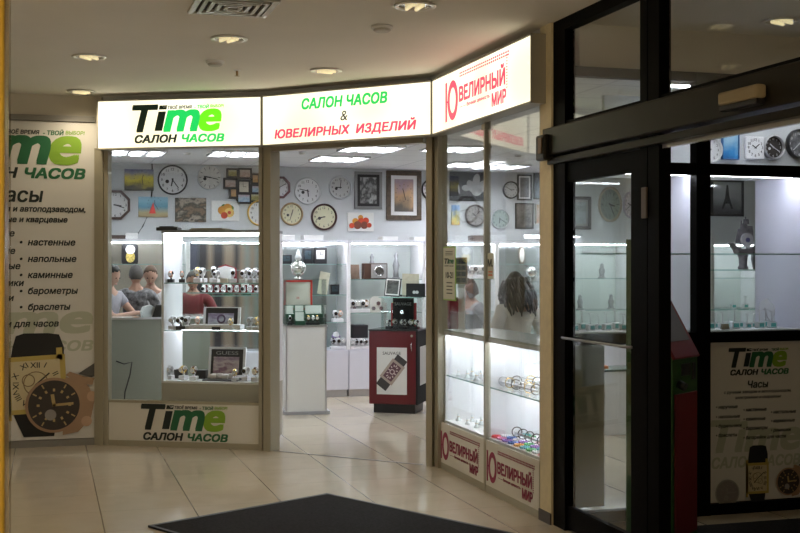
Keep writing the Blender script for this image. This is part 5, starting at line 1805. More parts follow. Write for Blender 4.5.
MB().lathe([(0, 0), (0.05, 0), (0.05, 0.01), (0.025, 0.02), (0.02, 0.04), (0, 0.04)], 24).build('foot', gm, t)
MB().ball((0, 0, 0.118), 0.085, n=24).build('globe', gm, t)
MB().lathe([(0.012, 0.195), (0.03, 0.21), (0.04, 0.235), (0.025, 0.265), (0.01, 0.32), (0, 0.33)], 20).build('stopper', mat('clear_stopper', (0.75, 0.8, 0.8), 0.1, 0.3), t)


def shelf_clock(px, w, h, z, lab, dial, dv=0.12):
    t = thing('mantel_clock', lab, 'clock', bpos(px, dv, z), 0)
    MB().box(-w / 2 * BK, w / 2 * BK, 0, 0.08, 0, h * BK, 0.006).build('case', BLACK, t)
    MB().box(-w * 0.32 * BK, w * 0.32 * BK, -0.004, 0.002, h * 0.3 * BK, h * 0.84 * BK).build('dial', dial, t)
    MB().box(-0.004, 0.004, -0.008, -0.004, h * 0.55 * BK, h * 0.75 * BK).box(0, 0.035, -0.008, -0.004, h * 0.55 * BK, h * 0.55 * BK + 0.006).build('hands', NUM, t)
    return t


shelf_clock(308, 9.5, 15.5, 1.62, 'narrow black shelf clock left of the square black one', mat('dark_dial', (0.03, 0.05, 0.06), 0.3))
shelf_clock(320.5, 13, 16, 1.62, 'square black shelf clock with a pale dial on the top shelf', DIALG)
shelf_clock(286, 12, 9, 1.62, 'low wide black clock at the left end of the top shelf', mat('dark_dial'))
shelf_clock(335, 9, 10, 1.245, 'black box clock alone on the shelf right of the pedestal case', mat('dark_dial'))
t = thing('tilted_board', 'beige board leaning on the shelf right of the glass globe', 'board', bpos(322, 0.2, 1.245), 0)
MB().box(-5 * BK, 5 * BK, 0, 0.015, 0.003, 23 * BK, 0.002, M=Matrix.Rotation(-0.2, 4, 'X') @ Matrix.Rotation(0.2, 4, 'Y')).build('panel', mat('beige_paper'), t)
for i, (px, z, kd) in enumerate(((333, 0.576, 'black'), (338, 0.576, 'white'), (343, 0.576, 'steel'), (335, 0.911, 'white'), (340, 0.911, 'rose'))):
    watch_on_cuff(bpos(px, 0.08, z), 0, kd, CUFFW, 'right of the white pedestal on the %s, %s from left' % ('cabinet floor' if z < 0.6 else 'low shelf', ORD[i if i < 3 else i - 3]), 'watches by the white pedestal', 1.3)
t = thing('bracelet_pillow', 'purple watch on a tall white cone on the cabinet floor right of the pedestal', 'watch stand', bpos(336, 0.2, 0.576), 0)
MB().lathe([(0, 0), (0.06, 0), (0.045, 0.14), (0.03, 0.2), (0, 0.21)], 20).build('cone', WHITE, t)
MB().ring(0.045, 0.012, 20, 8, M=Matrix.Translation((0, 0, 0.15)) @ Matrix.Rotation(0.3, 4, 'X')).build('bracelet', mat('purple_strap', (0.18, 0.12, 0.3), 0.4), t)
# cabinet behind the red pedestal
for px, w, h, z, m, nm in ((355.5, 9, 15, 1.43, (0.16, 0.1, 0.06), 'brown board leaning at the left end of the shelf beside the silver fronted clock'), (354.5, 7, 12, 1.02, (0.2, 0.14, 0.15), 'rosy grey board leaning behind the watches left of the pale dome')):
    t = thing('tilted_board', nm, 'board', bpos(px, 0.3, z), 0)
    MB().box(-w / 2 * BK, w / 2 * BK, 0, 0.012, 0.002, h * BK, 0.002, M=Matrix.Rotation(-0.2, 4, 'X')).build('panel', mat('board_' + nm.split()[0], m, 0.5, noise=0.3), t)
t = thing('carriage_clock', 'silver fronted brown clock with a round dial above the red pedestal', 'clock', bpos(376, 0.1, 1.43), 0)
MB().box(-12 * BK, 12 * BK, 0, 0.14, 0, 16 * BK, 0.006).build('case', mat('brown_case', (0.06, 0.03, 0.02), 0.4), t)
MB().box(-5 * BK, 11 * BK, -0.006, 0.002, 1.2 * BK, 15 * BK, 0.002).build('front', mat('silver_front', (0.42, 0.42, 0.42), 0.35, 0.6), t)
rlathe([(3.8 * BK, 0.006), (5.2 * BK, 0.006), (5.4 * BK, 0.014), (4.4 * BK, 0.018), (3.8 * BK, 0.012)], 28).build('rim', CHROME, t).location = (3 * BK, 0, 8 * BK)
MB().disc(4.2 * BK, -0.008, 0, 24, 3 * BK, 8 * BK).build('dial', DIALG, t)


def figurine(px, dv, z, h, lab, m=mat('grey_figurine', (0.28, 0.29, 0.3), 0.35)):
    t = thing('figurine', lab, 'figurine', bpos(px, dv, z), 0)
    MB().lathe([(0, 0), (0.05, 0), (0.05, 0.02), (0, 0.02)], 18).build('base', m, t)
    MB().lathe([(0.035, 0.02), (0.03, h * 0.3), (0.045, h * 0.5), (0.02, h * 0.75), (0.028, h * 0.86), (0.012, h * 0.97), (0, h)], 18).build('figure', m, t)
    return t


figurine(372, 0.3, 1.43, 0.32, 'slim grey figurine behind the brown clock, left one')
figurine(396, 0.3, 1.43, 0.34, 'slim grey figurine on the shelf behind the black frame, right one')
t = thing('watch_dome', 'wide pale dome display of white watches on the shelf left of the black board', 'display', bpos(377.5, 0.12, 1.02), 0)
MB().prism([(-8 * BK, 0), (8 * BK, 0), (8 * BK, 12 * BK), (5 * BK, 16 * BK), (-4 * BK, 16 * BK), (-7.5 * BK, 13 * BK)], 0.02, 0.05).build('panel', mat('pale_panel', (0.62, 0.62, 0.58), 0.5), t)
for x, z in ((-4, 4), (1, 9), (4, 4)):
    MB().disc(2 * BK, -0.002, 0.02, 14, x * BK, z * BK).build('watch_face', CHROME, t)
for i, (px, kd) in enumerate(((352, 'white'), (357, 'steel'), (362, 'white'), (366, 'brown'))):
    watch_on_cuff(bpos(px, 0.1, 1.02), 0, kd, CUFFW, 'on the shelf left of the pale dome display, %s from the left' % ORD[i], 'watches left of the dome', 1.45)
BOXB.put(bpos(358.5, 0.2, 0.576 + 0.13), 0, 'large black box low in the cabinet left of the red pedestal', None, 2.0)
tag(MB().box(-0.12, 0.12, 0.1, 0.3, 0, 0.128).build('display_riser', WHITE, None, bpos(358.5, 0.0, 0.576), 0), 'white riser under the large black box low in the cabinet', 'riser')
for i in range(5):
    watch_on_cuff(bpos(352 + i * 4.4, 0.05, 0.576), random.uniform(-0.4, 0.4), ('steel', 'black', 'white', 'black', 'steel')[i], CUFFW, 'on the cabinet floor left of the red pedestal, %s from the left' % ORD[i], 'watches left of the red pedestal', 1.15)
for i in range(3):
    watch_on_cuff(bpos(424 + i * 4, 0.1, 0.576 if i == 9 else 1.02), 0, ('steel', 'black', 'white')[i], CUFFB, 'on the shelf by the right door post, %s from the left' % ORD[i], 'watches by the door post', 1.3)
for i, px in enumerate((207, 228, 246)):
    OB.put(bpos(px, 0.15, 1.245), 0, 'open green box on the striped-back cabinet shelf, %s from left' % ORD[i])
# cabinets seen through the jewellery window
for i, (px, z) in enumerate(((470, 1.43), (474, 1.43), (478, 1.43), (482, 1.43))):
    watch_on_cuff(bpos(px, 0.12, z), 0, ('steel', 'white')[i % 2], CUFFW, 'on the far shelf above the bob-haired woman, %s from the left' % ORD[i], 'watches above the bob-haired woman', 1.6)
t = thing('oval_mirror_clock', 'upright oval ornament with a pale rim above the long-haired woman', 'ornament', bpos(522, 0.15, 1.62), 0)
MB().disc(3.6 * BK, 0, 0.03, 28, 0, 9 * BK, 9 * BK).build('rim', mat('bronze_rim', (0.22, 0.19, 0.15), 0.4, 0.5), t)
MB().disc(2.6 * BK, -0.004, 0.0, 28, 0, 9 * BK, 7.4 * BK).build('face', mat('pale_panel'), t)
MB().box(-2 * BK, 2 * BK, -0.01, 0.05, 0, 0.012).build('foot', mat('bronze_rim'), t)
t = thing('glass_globe_clock', 'round silvered globe on a slim stem beside the long-haired woman', 'ornament', bpos(531, 0.12, 1.245), 0)
MB().lathe([(0, 0), (0.05, 0), (0.05, 0.01), (0.01, 0.02), (0.01, 0.2), (0, 0.2)], 20).build('foot', gm, t)
MB().ball((0, 0, 0.27), 6.5 * BK, n=24).build('globe', gm, t)
# cabinets seen through the door glass
for i, (px, z, kd) in enumerate(((568, 1.43, 'a'), (602, 1.43, 'b'), (580, 1.02, 'a'), (611, 1.02, 'b'))):
    figurine(px, 0.15, z, 0.2, ('small grey figurine on the upper far shelf behind the door glass, left one', 'small grey figurine on the upper far shelf behind the door glass, right one', 'small grey figurine on the lower far shelf behind the door glass, left one', 'small grey figurine on the lower far shelf behind the door glass, right one')[i])


# --- goods in the cabinets on the right
def jewel_stand(m1, m2):
    t = P0('jewellery_stand', '', 'jewellery stand')
    MB().box(-0.02, 0.02, -0.015, 0.015, 0, 0.03, 0.003).build('block', m1, t)
    MB().tube([(0, 0, 0.03), (0, 0, 0.085)], 0.0025).tube([(-0.014, 0, 0.083), (0.014, 0, 0.083)], 0.002).build('tee_bar', STEEL, t)
    MB().box(-0.012, 0.012, -0.019, -0.015, 0.006, 0.024).build('tag', m2, t)
    return t


JS = Series(jewel_stand(mat('clear_acrylic', (0.65, 0.7, 0.72), 0.15), mat('teal_tag', (0.1, 0.4, 0.38), 0.5)))
n_ = 0
for i in range(11):
    px = 710 + i * 6.2
    p = onv(px, 330, VW + 0.2 + 0.1 * (i % 2))
    JS.put((p.x, p.y, 1.191), random.uniform(-0.3, 0.3), 'clear earring stand with teal tag above the shaded poster, %s from the left' % ORD[i], 'earring stands behind the dark window', random.uniform(1.1, 1.5))
for i in range(7):
    px = 574 + i * 8.2
    p = onv(px, 330, VW + 0.25 + 0.1 * (i % 2))
    JS.put((p.x, p.y, 1.191), random.uniform(-0.3, 0.3), 'clear earring stand with teal tag seen through the entrance door glass, %s from the left' % ORD[i], 'earring stands behind the door glass', random.uniform(1.1, 1.6))
p = onv(769, 328, VW + 0.35)
t = thing('necklace_stand', 'large clear white triangular necklace stand at the right of the lit cabinet', 'necklace stand', (p.x, p.y, 1.191))
k = 7.9 / F
ACR = mat('white_acrylic', (0.75, 0.77, 0.8), 0.2)
MB().prism([(-12 * k, 0), (12 * k, 0), (9 * k, 22 * k), (2 * k, 30 * k), (-7 * k, 26 * k)], 0, 0.008, M=Matrix.Rotation(-0.2, 4, 'X')).build('panel', ACR, t)
MB().prism([(-0.01, 0), (0.01, 0), (0.01, 18 * k), (-0.01, 18 * k)], 0.03, 0.07).build('support', ACR, t)
MB().tube([(-6 * k, -0.01, 20 * k), (-3 * k, -0.016, 9 * k), (1 * k, -0.014, 5 * k), (5 * k, -0.012, 12 * k), (6 * k, -0.008, 21 * k)], 0.004).build('necklace', STEEL, t)
p = onv(725, 330, VW + 0.14)
tag(MB().prism([(-0.03, 0), (0.03, 0), (0.022, 0.035), (-0.022, 0.035)], -0.01, 0.01).build('price_card', mat('khaki_card', (0.25, 0.22, 0.14), 0.5), None, (p.x, p.y, 1.191)), 'small khaki price card at the front of the lit cabinet', 'price card')
# freestanding glass shelf with the ship clock
gv = 9.3
gp = onv(712, HY, gv)
gq = onv(760, HY, gv)
zs1, zs2 = onv(740, 269.5, gv).z, onv(740, 309, gv).z
t = thing('glass_shelf_stand', 'freestanding steel and glass shelf stand behind the dark window', 'shelf', (gp.x, gv, 0))
W = gq.x - gp.x + 0.35
ztop = onv(712, 231, gv).z
for x in (0, W):
    for y in (0, 0.35):
        MB().box(x - 0.018, x + 0.018, y - 0.012, y + 0.012, 0, ztop, 0.003).build('post', STEEL, t)
for z in (zs1, zs2, 0.8, 0.3):
    s = MB().box(-0.15, W + 0.1, -0.02, 0.37, z - 0.01, z).build('shelf', GLASSG, t)
    MB().box(-0.15, W + 0.1, -0.024, -0.02, z - 0.01, z).build('edge', GLASSE, s)
sp = onv(743, 269, gv + 0.17)
t = thing('ship_clock', 'silver sailing ship ornament clock with round dial on the glass shelf', 'clock', (sp.x, sp.y, zs1 + 0.001))
k = (gv + 0.17) / 0.9 / F
SHM = mat('ship_pewter', (0.17, 0.155, 0.19), 0.4, 0.3, noise=0.35, nscale=30)
MB().lathe([(0, 0), (5 * k, 0), (5.5 * k, 2 * k), (4 * k, 4 * k), (4.6 * k, 12 * k), (6 * k, 15 * k), (0, 15 * k)], 20).build('pedestal_base', SHM, t)
hull = MB()
hull.prism([(-9 * k, 20 * k), (-7 * k, 16 * k), (6 * k, 15 * k), (9 * k, 18 * k), (11 * k, 24 * k), (6 * k, 21 * k), (-5 * k, 21 * k), (-15 * k, 27 * k)], -0.05, 0.05)
hull.build('hull', SHM, t)
sl = MB()
for (x, z, w, h) in ((-4, 31, 9, 8), (-3, 38, 8, 7), (-1, 44, 6, 6), (4, 33, 9, 9), (4.5, 41, 7, 7), (1.5, 49, 4.5, 5)):
    M = Matrix.Translation((x * k, 0.0, z * k))
    n = 8
    for i in range(n):
        a0, a1 = -0.9 + 1.8 * i / n, -0.9 + 1.8 * (i + 1) / n
        sl.prism([(w * k * math.sin(a0), -h * k * 0.5), (w * k * math.sin(a1), -h * k * 0.5), (w * k * 0.8 * math.sin(a1), h * k * 0.5), (w * k * 0.8 * math.sin(a0), h * k * 0.5)], -0.045 * math.cos((a0 + a1) / 2), -0.045 * math.cos((a0 + a1) / 2) + 0.006, M=M)
sl.build('sails', SHM, t)
MB().tube([(-3 * k, 0, 18 * k), (-2 * k, 0, 50 * k)], 0.006).tube([(4 * k, 0, 18 * k), (3 * k, 0, 54 * k)], 0.006).tube([(-9 * k, 0, 20 * k), (-17 * k, 0, 28 * k)], 0.005).build('mast', SHM, t)
MB().disc(7 * k, -0.07, -0.045, 28, 0.5 * k, 30 * k).build('dial', mat('ship_dial', (0.4, 0.38, 0.45), 0.4), t)
MB().disc(2.5 * k, -0.075, -0.07, 20, 0.5 * k, 30 * k).build('dial_centre', mat('blue_centre', (0.05, 0.05, 0.2), 0.4), t)
p = onv(757, 269, gv + 0.2)
t = thing('oval_vase', 'dark oval ornament beside the ship clock on the glass shelf', 'ornament', (p.x, p.y, zs1 + 0.001))
MB().lathe([(0, 0), (4 * k, 0), (6 * k, 10 * k), (6 * k, 18 * k), (3.5 * k, 25 * k), (0, 27 * k)], 24).build('vessel', mat('dark_ceramic', (0.12, 0.11, 0.12), 0.25), t)
for i, px in enumerate((733, 745)):
    p = onv(px, 309, gv + 0.15)
    JS.put((p.x, p.y, zs2 + 0.001), 0, 'earring stand on the lower glass shelf under the ship clock, %s one' % ('left', 'right')[i], None, 1.3)

# --- white low counter on the shop floor behind the door glass
p = at(614, 430, 11.2)
t = thing('white_counter', 'low white counter on the shop floor seen under the entrance door rail', 'counter', (p.x, p.y, 0), 0.0)
MB().box(-0.14, 0.32, 0, 0.4, 0.0, 0.6).build('body', WHITE, t)
MB().box(-0.15, 0.33, -0.01, 0.41, 0.6, 0.62).build('worktop', mat('dark_riser'), t)
tag(MB().box(-0.05, 0.05, -0.03, 0.03, 0, 0.03, 0.004).build('orange_box', mat('orange_card', (0.8, 0.25, 0.06), 0.5), None, (p.x - 0.07, p.y + 0.1, 0.62)), 'small orange box on the low white counter', 'box')

# --- goods in the jewellery window cabinet
def jpos(px, y, z):
    x, _ = SJ.px(px, 400, y)
    return SJ.w(x, y, z)


def bangle(m):
    t = P0('bangle', '', 'bangle')
    MB().ring(0.035, 0.0038, 28, 8).build('band', m, t)
    return t


BG = [bangle(GOLD), bangle(STEEL), bangle(mat('white_enamel', (0.75, 0.74, 0.74), 0.25)), bangle(mat('dark_enamel', (0.04, 0.03, 0.03), 0.25))]
BGN = ['gold', 'silver', 'white', 'dark']


def holder(par_loc, L, lab):
    t = thing('bangle_holder', lab, 'bangle holder', par_loc, SJ.ang)
    MB().tube([(-L / 2, 0, 0.034), (L / 2, 0, 0.034)], 0.008, 12).build('bar', mat('white_leatherette'), t)
    for x in (-L / 2 + 0.01, L / 2 - 0.01):
        MB().box(x - 0.006, x + 0.006, -0.025, 0.025, 0, 0.03).build('foot', mat('white_leatherette'), t)
    return t


def put_bangles(x0, x1, y, z, n, kinds, where, grp, first):
    used = first
    for i in range(n):
        x = x0 + (x1 - x0) * i / (n - 1)
        p = SJ.w(x, y, z + 0.0405)
        kd = kinds[i % len(kinds)]
        lab = '%s bangle %s, %s from the doorway' % (BGN[kd], where, ORD[i])
        src = BG[kd]
        if not src.get('placed'):
            o = src
            src['placed'] = 1
        else:
            o = dup(src, p)
        o.location = p
        o.rotation_euler = (random.uniform(-0.1, 0.1), PI / 2 + random.uniform(-0.3, 0.3), SJ.ang + random.uniform(-0.7, 0.1))
        o['label'] = lab
        o['group'] = grp


XA, XB = SJ.px(490, 390, 0.15)[0], SJ.L - 0.12
for r, (y, kk) in enumerate(((0.12, (1, 0, 3)), (0.22, (0, 1, 2, 3, 1)), (0.33, (0, 3, 1)))):
    holder(SJ.w((XA + XB) / 2, y, 0.745), XB - XA + 0.06, ('white bangle bar at the front of the upper jewellery shelf', 'white bangle bar in the middle of the upper jewellery shelf', 'white bangle bar at the back of the upper jewellery shelf')[r])
    put_bangles(XA, XB, y, 0.745, 11, kk, ('on the front bar', 'on the middle bar', 'on the back bar')[r] + ' of the jewellery shelf', 'bangles on the %s bar' % ('front', 'middle', 'back')[r], False)
xk0, xk1 = SJ.px(517, 430, 0.2)[0], SJ.L - 0.1
holder(SJ.w((xk0 + xk1) / 2, 0.2, 0.386), xk1 - xk0 + 0.06, 'white bar holding black bangles on the lower jewellery shelf')
put_bangles(xk0, xk1, 0.2, 0.386, 8, (3,), 'on the lower bar of the jewellery window', 'black bangles', False)
for o in BG:
    if 'placed' in o:
        del o['placed']
TC = [('red', (0.6, 0.03, 0.05)), ('blue', (0.05, 0.15, 0.5)), ('green', (0.05, 0.4, 0.12)), ('pink', (0.65, 0.2, 0.35)), ('orange', (0.7, 0.3, 0.05)), ('white', (0.75, 0.75, 0.78)), ('violet', (0.3, 0.15, 0.5)), ('turquoise', (0.1, 0.4, 0.45))]


def brooch(nm, c):
    t = P0('beaded_bracelet', '', 'bracelet')
    mb = MB()
    for i in range(12):
        a = 2 * PI * i / 12
        mb.ball((0.026 * math.cos(a), 0.02 * math.sin(a), 0.006), 0.0068, n=8)
    mb.build('beads', mat('bead_' + nm, c, 0.25), t)
    MB().box(-0.036, 0.036, -0.028, 0.028, -0.001, 0.0005).build('backing_card', mat('bead_card_' + nm, tuple(min(1, x * 0.6 + 0.3) for x in c), 0.6), t)
    return t


BRO = [Series(brooch(a, b)) for a, b in TC]
x0, x1 = 1.06, SJ.L - 0.09
cnt = {}
for r in range(4):
    for i in range(9):
        kd = (i * 3 + r * 5 + (i * r) % 3) % 8
        y = 0.06 + r * 0.075
        if r > 1 and x0 + (x1 - x0) * i / 8 > xk0 - 0.08 and abs(y - 0.2) < 0.045:
            continue
        p = SJ.w(x0 + (x1 - x0) * i / 8, y, 0.3875)
        BRO[kd].put(p, random.uniform(-0.4, 0.4) + SJ.ang, '%s beaded bracelet on a card, %s row from the glass, %s from doorway' % (TC[kd][0], ORD[r], ORD[i]), 'coloured beaded bracelets', 1.3)


def ring_stand():
    t = P0('ring_stand', '', 'ring stand')
    MB().lathe([(0, 0), (0.02, 0), (0.018, 0.006), (0.008, 0.02), (0.006, 0.045), (0, 0.055)], 16).build('cone', mat('clear_acrylic'), t)
    MB().ring(0.0085, 0.002, 16, 6, M=Matrix.Translation((0, 0, 0.028))).build('ring', GOLD, t)
    return t


RS = Series(ring_stand())
for z, nm in ((0.745, 'upper'), (0.386, 'lower')):
    for i in range(12):
        p = SJ.w(0.14 + 0.068 * i, 0.1 + 0.09 * (i % 3), z)
        RS.put(p, 0, 'clear ring cone on the %s shelf by the door post, %s from doorway' % (nm, ORD[i]), 'ring cones on the %s shelf' % nm, 1.0 + 0.3 * random.random())

# --- papers on the jewellery glass
def on_glass(px0, px1, py0, py1):
    a, b = SJ.px(px0, (py0 + py1) / 2, -0.004)[0], SJ.px(px1, (py0 + py1) / 2, -0.004)[0]
    z1 = SJ.px((px0 + px1) / 2, py0, -0.004)[1]
    z0 = SJ.px((px0 + px1) / 2, py1, -0.004)[1]
    return a, b, z0, z1


a, b, z0, z1 = on_glass(443.5, 455.5, 246.5, 300.5)
t = thing('opening_hours_sign', 'cream opening hours sign with a green border on the glass by the door post', 'sign', SJ.w(0), SJ.ang)
MB().box(a, b, -0.006, -0.001, z0, z1).build('border', mat('lime_border', (0.3, 0.5, 0.08), 0.5), t)
MB().box(a + 0.008, b - 0.008, -0.0075, -0.0055, z0 + 0.01, z1 - 0.01).build('sheet', mat('cream_sheet', (0.6, 0.6, 0.48), 0.6), t)
w, h = b - a, z1 - z0
lettering(t, 'Ti', PDARK, a + w * 0.32, z1 - h * 0.27, w * 0.35, h * 0.09, y=-0.008, bold=0.03, shear=0.2)
lettering(t, 'me', PGREEN, a + w * 0.68, z1 - h * 0.28, w * 0.42, h * 0.07, y=-0.008, bold=0.03, shear=0.2)
lettering(t, 'САЛОН ЧАСОВ', PDARK, a + w * 0.5, z1 - h * 0.36, w * 0.75, h * 0.02, y=-0.008)
lettering(t, '10-21', PDARK, a + w * 0.55, z1 - h * 0.53, w * 0.6, h * 0.11, y=-0.008, bold=0.02)
mb = MB()
for i in range(4):
    zz = z1 - h * (0.68 + 0.065 * i)
    mb.box(a + w * 0.3, b - w * 0.22, -0.0085, -0.0075, zz, zz + h * 0.018)
for i in range(3):
    zz = z1 - h * (0.1 + 0.03 * i)
    mb.box(a + w * 0.2, b - w * 0.2, -0.0085, -0.0075, zz, zz + h * 0.01)
mb.build('small_print', PDARK, t)
a, b, z0, z1 = on_glass(487.5, 493.5, 253, 279)
t = thing('glass_sticker', 'cream sticker with a black letter M on the jewellery glass', 'sticker', SJ.w(0), SJ.ang)
MB().box(a, b, -0.004, -0.001, z0, z1).build('sheet', mat('cream_sheet'), t)
lettering(t, 'М.', NUM, (a + b) / 2, z0 + (z1 - z0) * 0.62, (b - a) * 0.8, (z1 - z0) * 0.28, y=-0.0045, bold=0.02)
MB().box(a + 0.02, b - 0.02, -0.005, -0.004, z0 + (z1 - z0) * 0.12, z0 + (z1 - z0) * 0.18).box(a + 0.02, b - 0.02, -0.005, -0.004, z0 + (z1 - z0) * 0.25, z0 + (z1 - z0) * 0.3).build('small_print', mat('orange_print', (0.6, 0.15, 0.05), 0.5), t)
p = at(461.5, 300, 9.32)
t = thing('photo_strip_stand', 'tall brown strip of small dark photos standing inside the jewellery window', 'display stand', (p.x, p.y, 1.106), -PI / 2 + 0.6)
p0z, p1z = at(461, 284, 9.32).z, at(461, 257.5, 9.32).z
MB().box(-0.03, 0.03, 0, 0.01, 0, p0z - 1.106).build('support', WHITE, t)
MB().box(-0.055, 0.055, -0.006, 0.004, p0z - 1.106, p1z - 1.106).build('strip', mat('brown_strip', (0.3, 0.22, 0.16), 0.5), t)
for i in range(4):
    for j in (0, 1):
        z = p0z - 1.106 + (p1z - p0z) * (0.06 + 0.235 * i)
        MB().box(-0.045 + 0.048 * j, -0.003 + 0.048 * j, -0.008, -0.006, z, z + (p1z - p0z) * 0.17).build('photo', mat('photo_dark', (0.04, 0.035, 0.05), 0.4), t)
# sales counter in the middle of the shop
p = at(455, 330, 11.6)
t = thing('glass_counter', 'grey glass sales counter behind the jewellery window', 'counter', (p.x, p.y, 0), 0)
MB().box(0, 1.3, 0, 0.5, 0, 0.9).build('body', mat('counter_grey', (0.5, 0.52, 0.54), 0.4), t)
MB().box(-0.01, 1.31, -0.01, 0.51, 0.9, 0.92).build('worktop', mat('pale_glass_top'), t)
for a in ((0, 1.3, 0, 0.006), (0, 0.006, 0.006, 0.5), (1.294, 1.3, 0.006, 0.5)):
    MB().box(a[0], a[1], a[2], a[3], 0.92, 1.12).build('glass_side', GLASSG, t)
MB().box(0, 1.3, 0, 0.5, 1.12, 1.13).build('glass_top', GLASSG, t)
# ------------------------------------------------------------------ people
def skin_obj(chains, sub=1):
    """chains: list of (points, radii); a chain whose first point matches an earlier vertex joins it there"""
    bm = bmesh.new()
    sk = bm.verts.layers.skin.verify()
    key = {}
    first = True
    for pts, rad in chains:
        prev = None
        for p, r in zip(pts, rad):
            kk = tuple(round(c, 4) for c in p)
            v = key.get(kk)
            if v is None:
                v = bm.verts.new(p)
                key[kk] = v
                rr = r if isinstance(r, tuple) else (r, r)
                v[sk].radius = rr
                v[sk].use_root = first
                first = False
            if prev is not None and bm.edges.get((prev, v)) is None:
                bm.edges.new((prev, v))
            prev = v
    me = bpy.data.meshes.new('skin')
    bm.to_mesh(me)
    bm.free()
    ob = bpy.data.objects.new('skin', me)
    COL.objects.link(ob)
    ob.modifiers.new('skin', 'SKIN').use_smooth_shade = True
    s = ob.modifiers.new('sub', 'SUBSURF')
    s.levels = s.render_levels = sub
    return ob


def bake(ob, remesh=None, extra=None):
    dg = bpy.context.evaluated_depsgraph_get()
    me = bpy.data.meshes.new_from_object(ob.evaluated_get(dg))
    bpy.data.objects.remove(ob)
    bm = bmesh.new()
    bm.from_mesh(me)
    if extra:
        for m2 in extra:
            bm.from_mesh(m2)
    bm.to_mesh(me)
    bm.free()
    if remesh:
        ob = bpy.data.objects.new('tmp', me)
        COL.objects.link(ob)
        r = ob.modifiers.new('r', 'REMESH')
        r.mode = 'VOXEL'
        r.voxel_size = remesh
        sm = ob.modifiers.new('s', 'SMOOTH')
        sm.iterations = 3
        dg = bpy.context.evaluated_depsgraph_get()
        me = bpy.data.meshes.new_from_object(ob.evaluated_get(dg))
        bpy.data.objects.remove(ob)
    for p in me.polygons:
        p.use_smooth = True
    return me


def head_mesh(c, rx=0.075, ry=0.095, rz=0.118, M=None):
    """head facing -y with brow, nose, chin and ears"""
    bm = bmesh.new()
    bmesh.ops.create_uvsphere(bm, u_segments=28, v_segments=20, radius=1)
    for v in bm.verts:
        x, y, z = v.co
        w = 1.0
        if z < -0.1:
            w = 1.0 - 0.32 * min(1, (-z - 0.1) / 0.9)          # jaw narrows
        nx, ny, nz = x * rx * w, y * ry * (1.0 if y > 0 else (0.93 if z > -0.3 else 0.98)), z * rz
        if y < -0.75 and abs(x) < 0.25 and -0.45 < z < 0.1:
            ny -= 0.02 * (1 - abs(x) / 0.25) * (1 - abs(z + 0.25) / 0.4 if abs(z + 0.25) < 0.4 else 0)
        v.co = Vector((nx, ny, nz))
    for s in (-1, 1):
        t = bmesh.new()
        bmesh.ops.create_uvsphere(t, u_segments=10, v_segments=8, radius=1)
        for v in t.verts:
            v.co = Vector((s * rx * 0.98 + v.co.x * 0.012, 0.01 + v.co.y * 0.02, -0.005 + v.co.z * 0.032))
        m2 = bpy.data.meshes.new('t')
        t.to_mesh(m2)
        t.free()
        bm.from_mesh(m2)
    bmesh.ops.transform(bm, matrix=Matrix.Translation(c) @ (M or Matrix()), verts=bm.verts)
    me = bpy.data.meshes.new('head')
    bm.to_mesh(me)
    bm.free()
    return me


def hand_chains(wr, d, side, palm_n):
    """palm and five curled fingers from wrist wr along d; side is the direction to the thumb, palm_n the palm's facing"""
    d, side, palm_n = d.normalized(), side.normalized(), palm_n.normalized()
    ch = []
    pc = wr + d * 0.045
    ch.append(([wr, pc], [0.022, (0.032, 0.018)]))
    for i, (off, ln) in enumerate(((0.028, 0.072), (0.009, 0.08), (-0.010, 0.074), (-0.028, 0.058))):
        b = pc + d * 0.04 + side * off
        m = b + d * ln * 0.5 + palm_n * 0.006
        e = m + d * ln * 0.38 + palm_n * 0.022
        ch.append(([pc, b, m, e], [0.02, 0.0105, 0.009, 0.0075]))
    b = wr + d * 0.03 + side * 0.03
    ch.append(([pc, b, b + d * 0.03 + side * 0.022, b + d * 0.058 + side * 0.022 + palm_n * 0.01], [0.02, 0.013, 0.011, 0.0085]))
    return ch


SKIN = mat('skin', (0.5, 0.3, 0.22), 0.5)
SKIN2 = mat('skin_tan', (0.4, 0.22, 0.15), 0.5)
EYE = mat('eye_dark', (0.03, 0.02, 0.02), 0.2)
LIP = mat('lips', (0.4, 0.14, 0.12), 0.5)


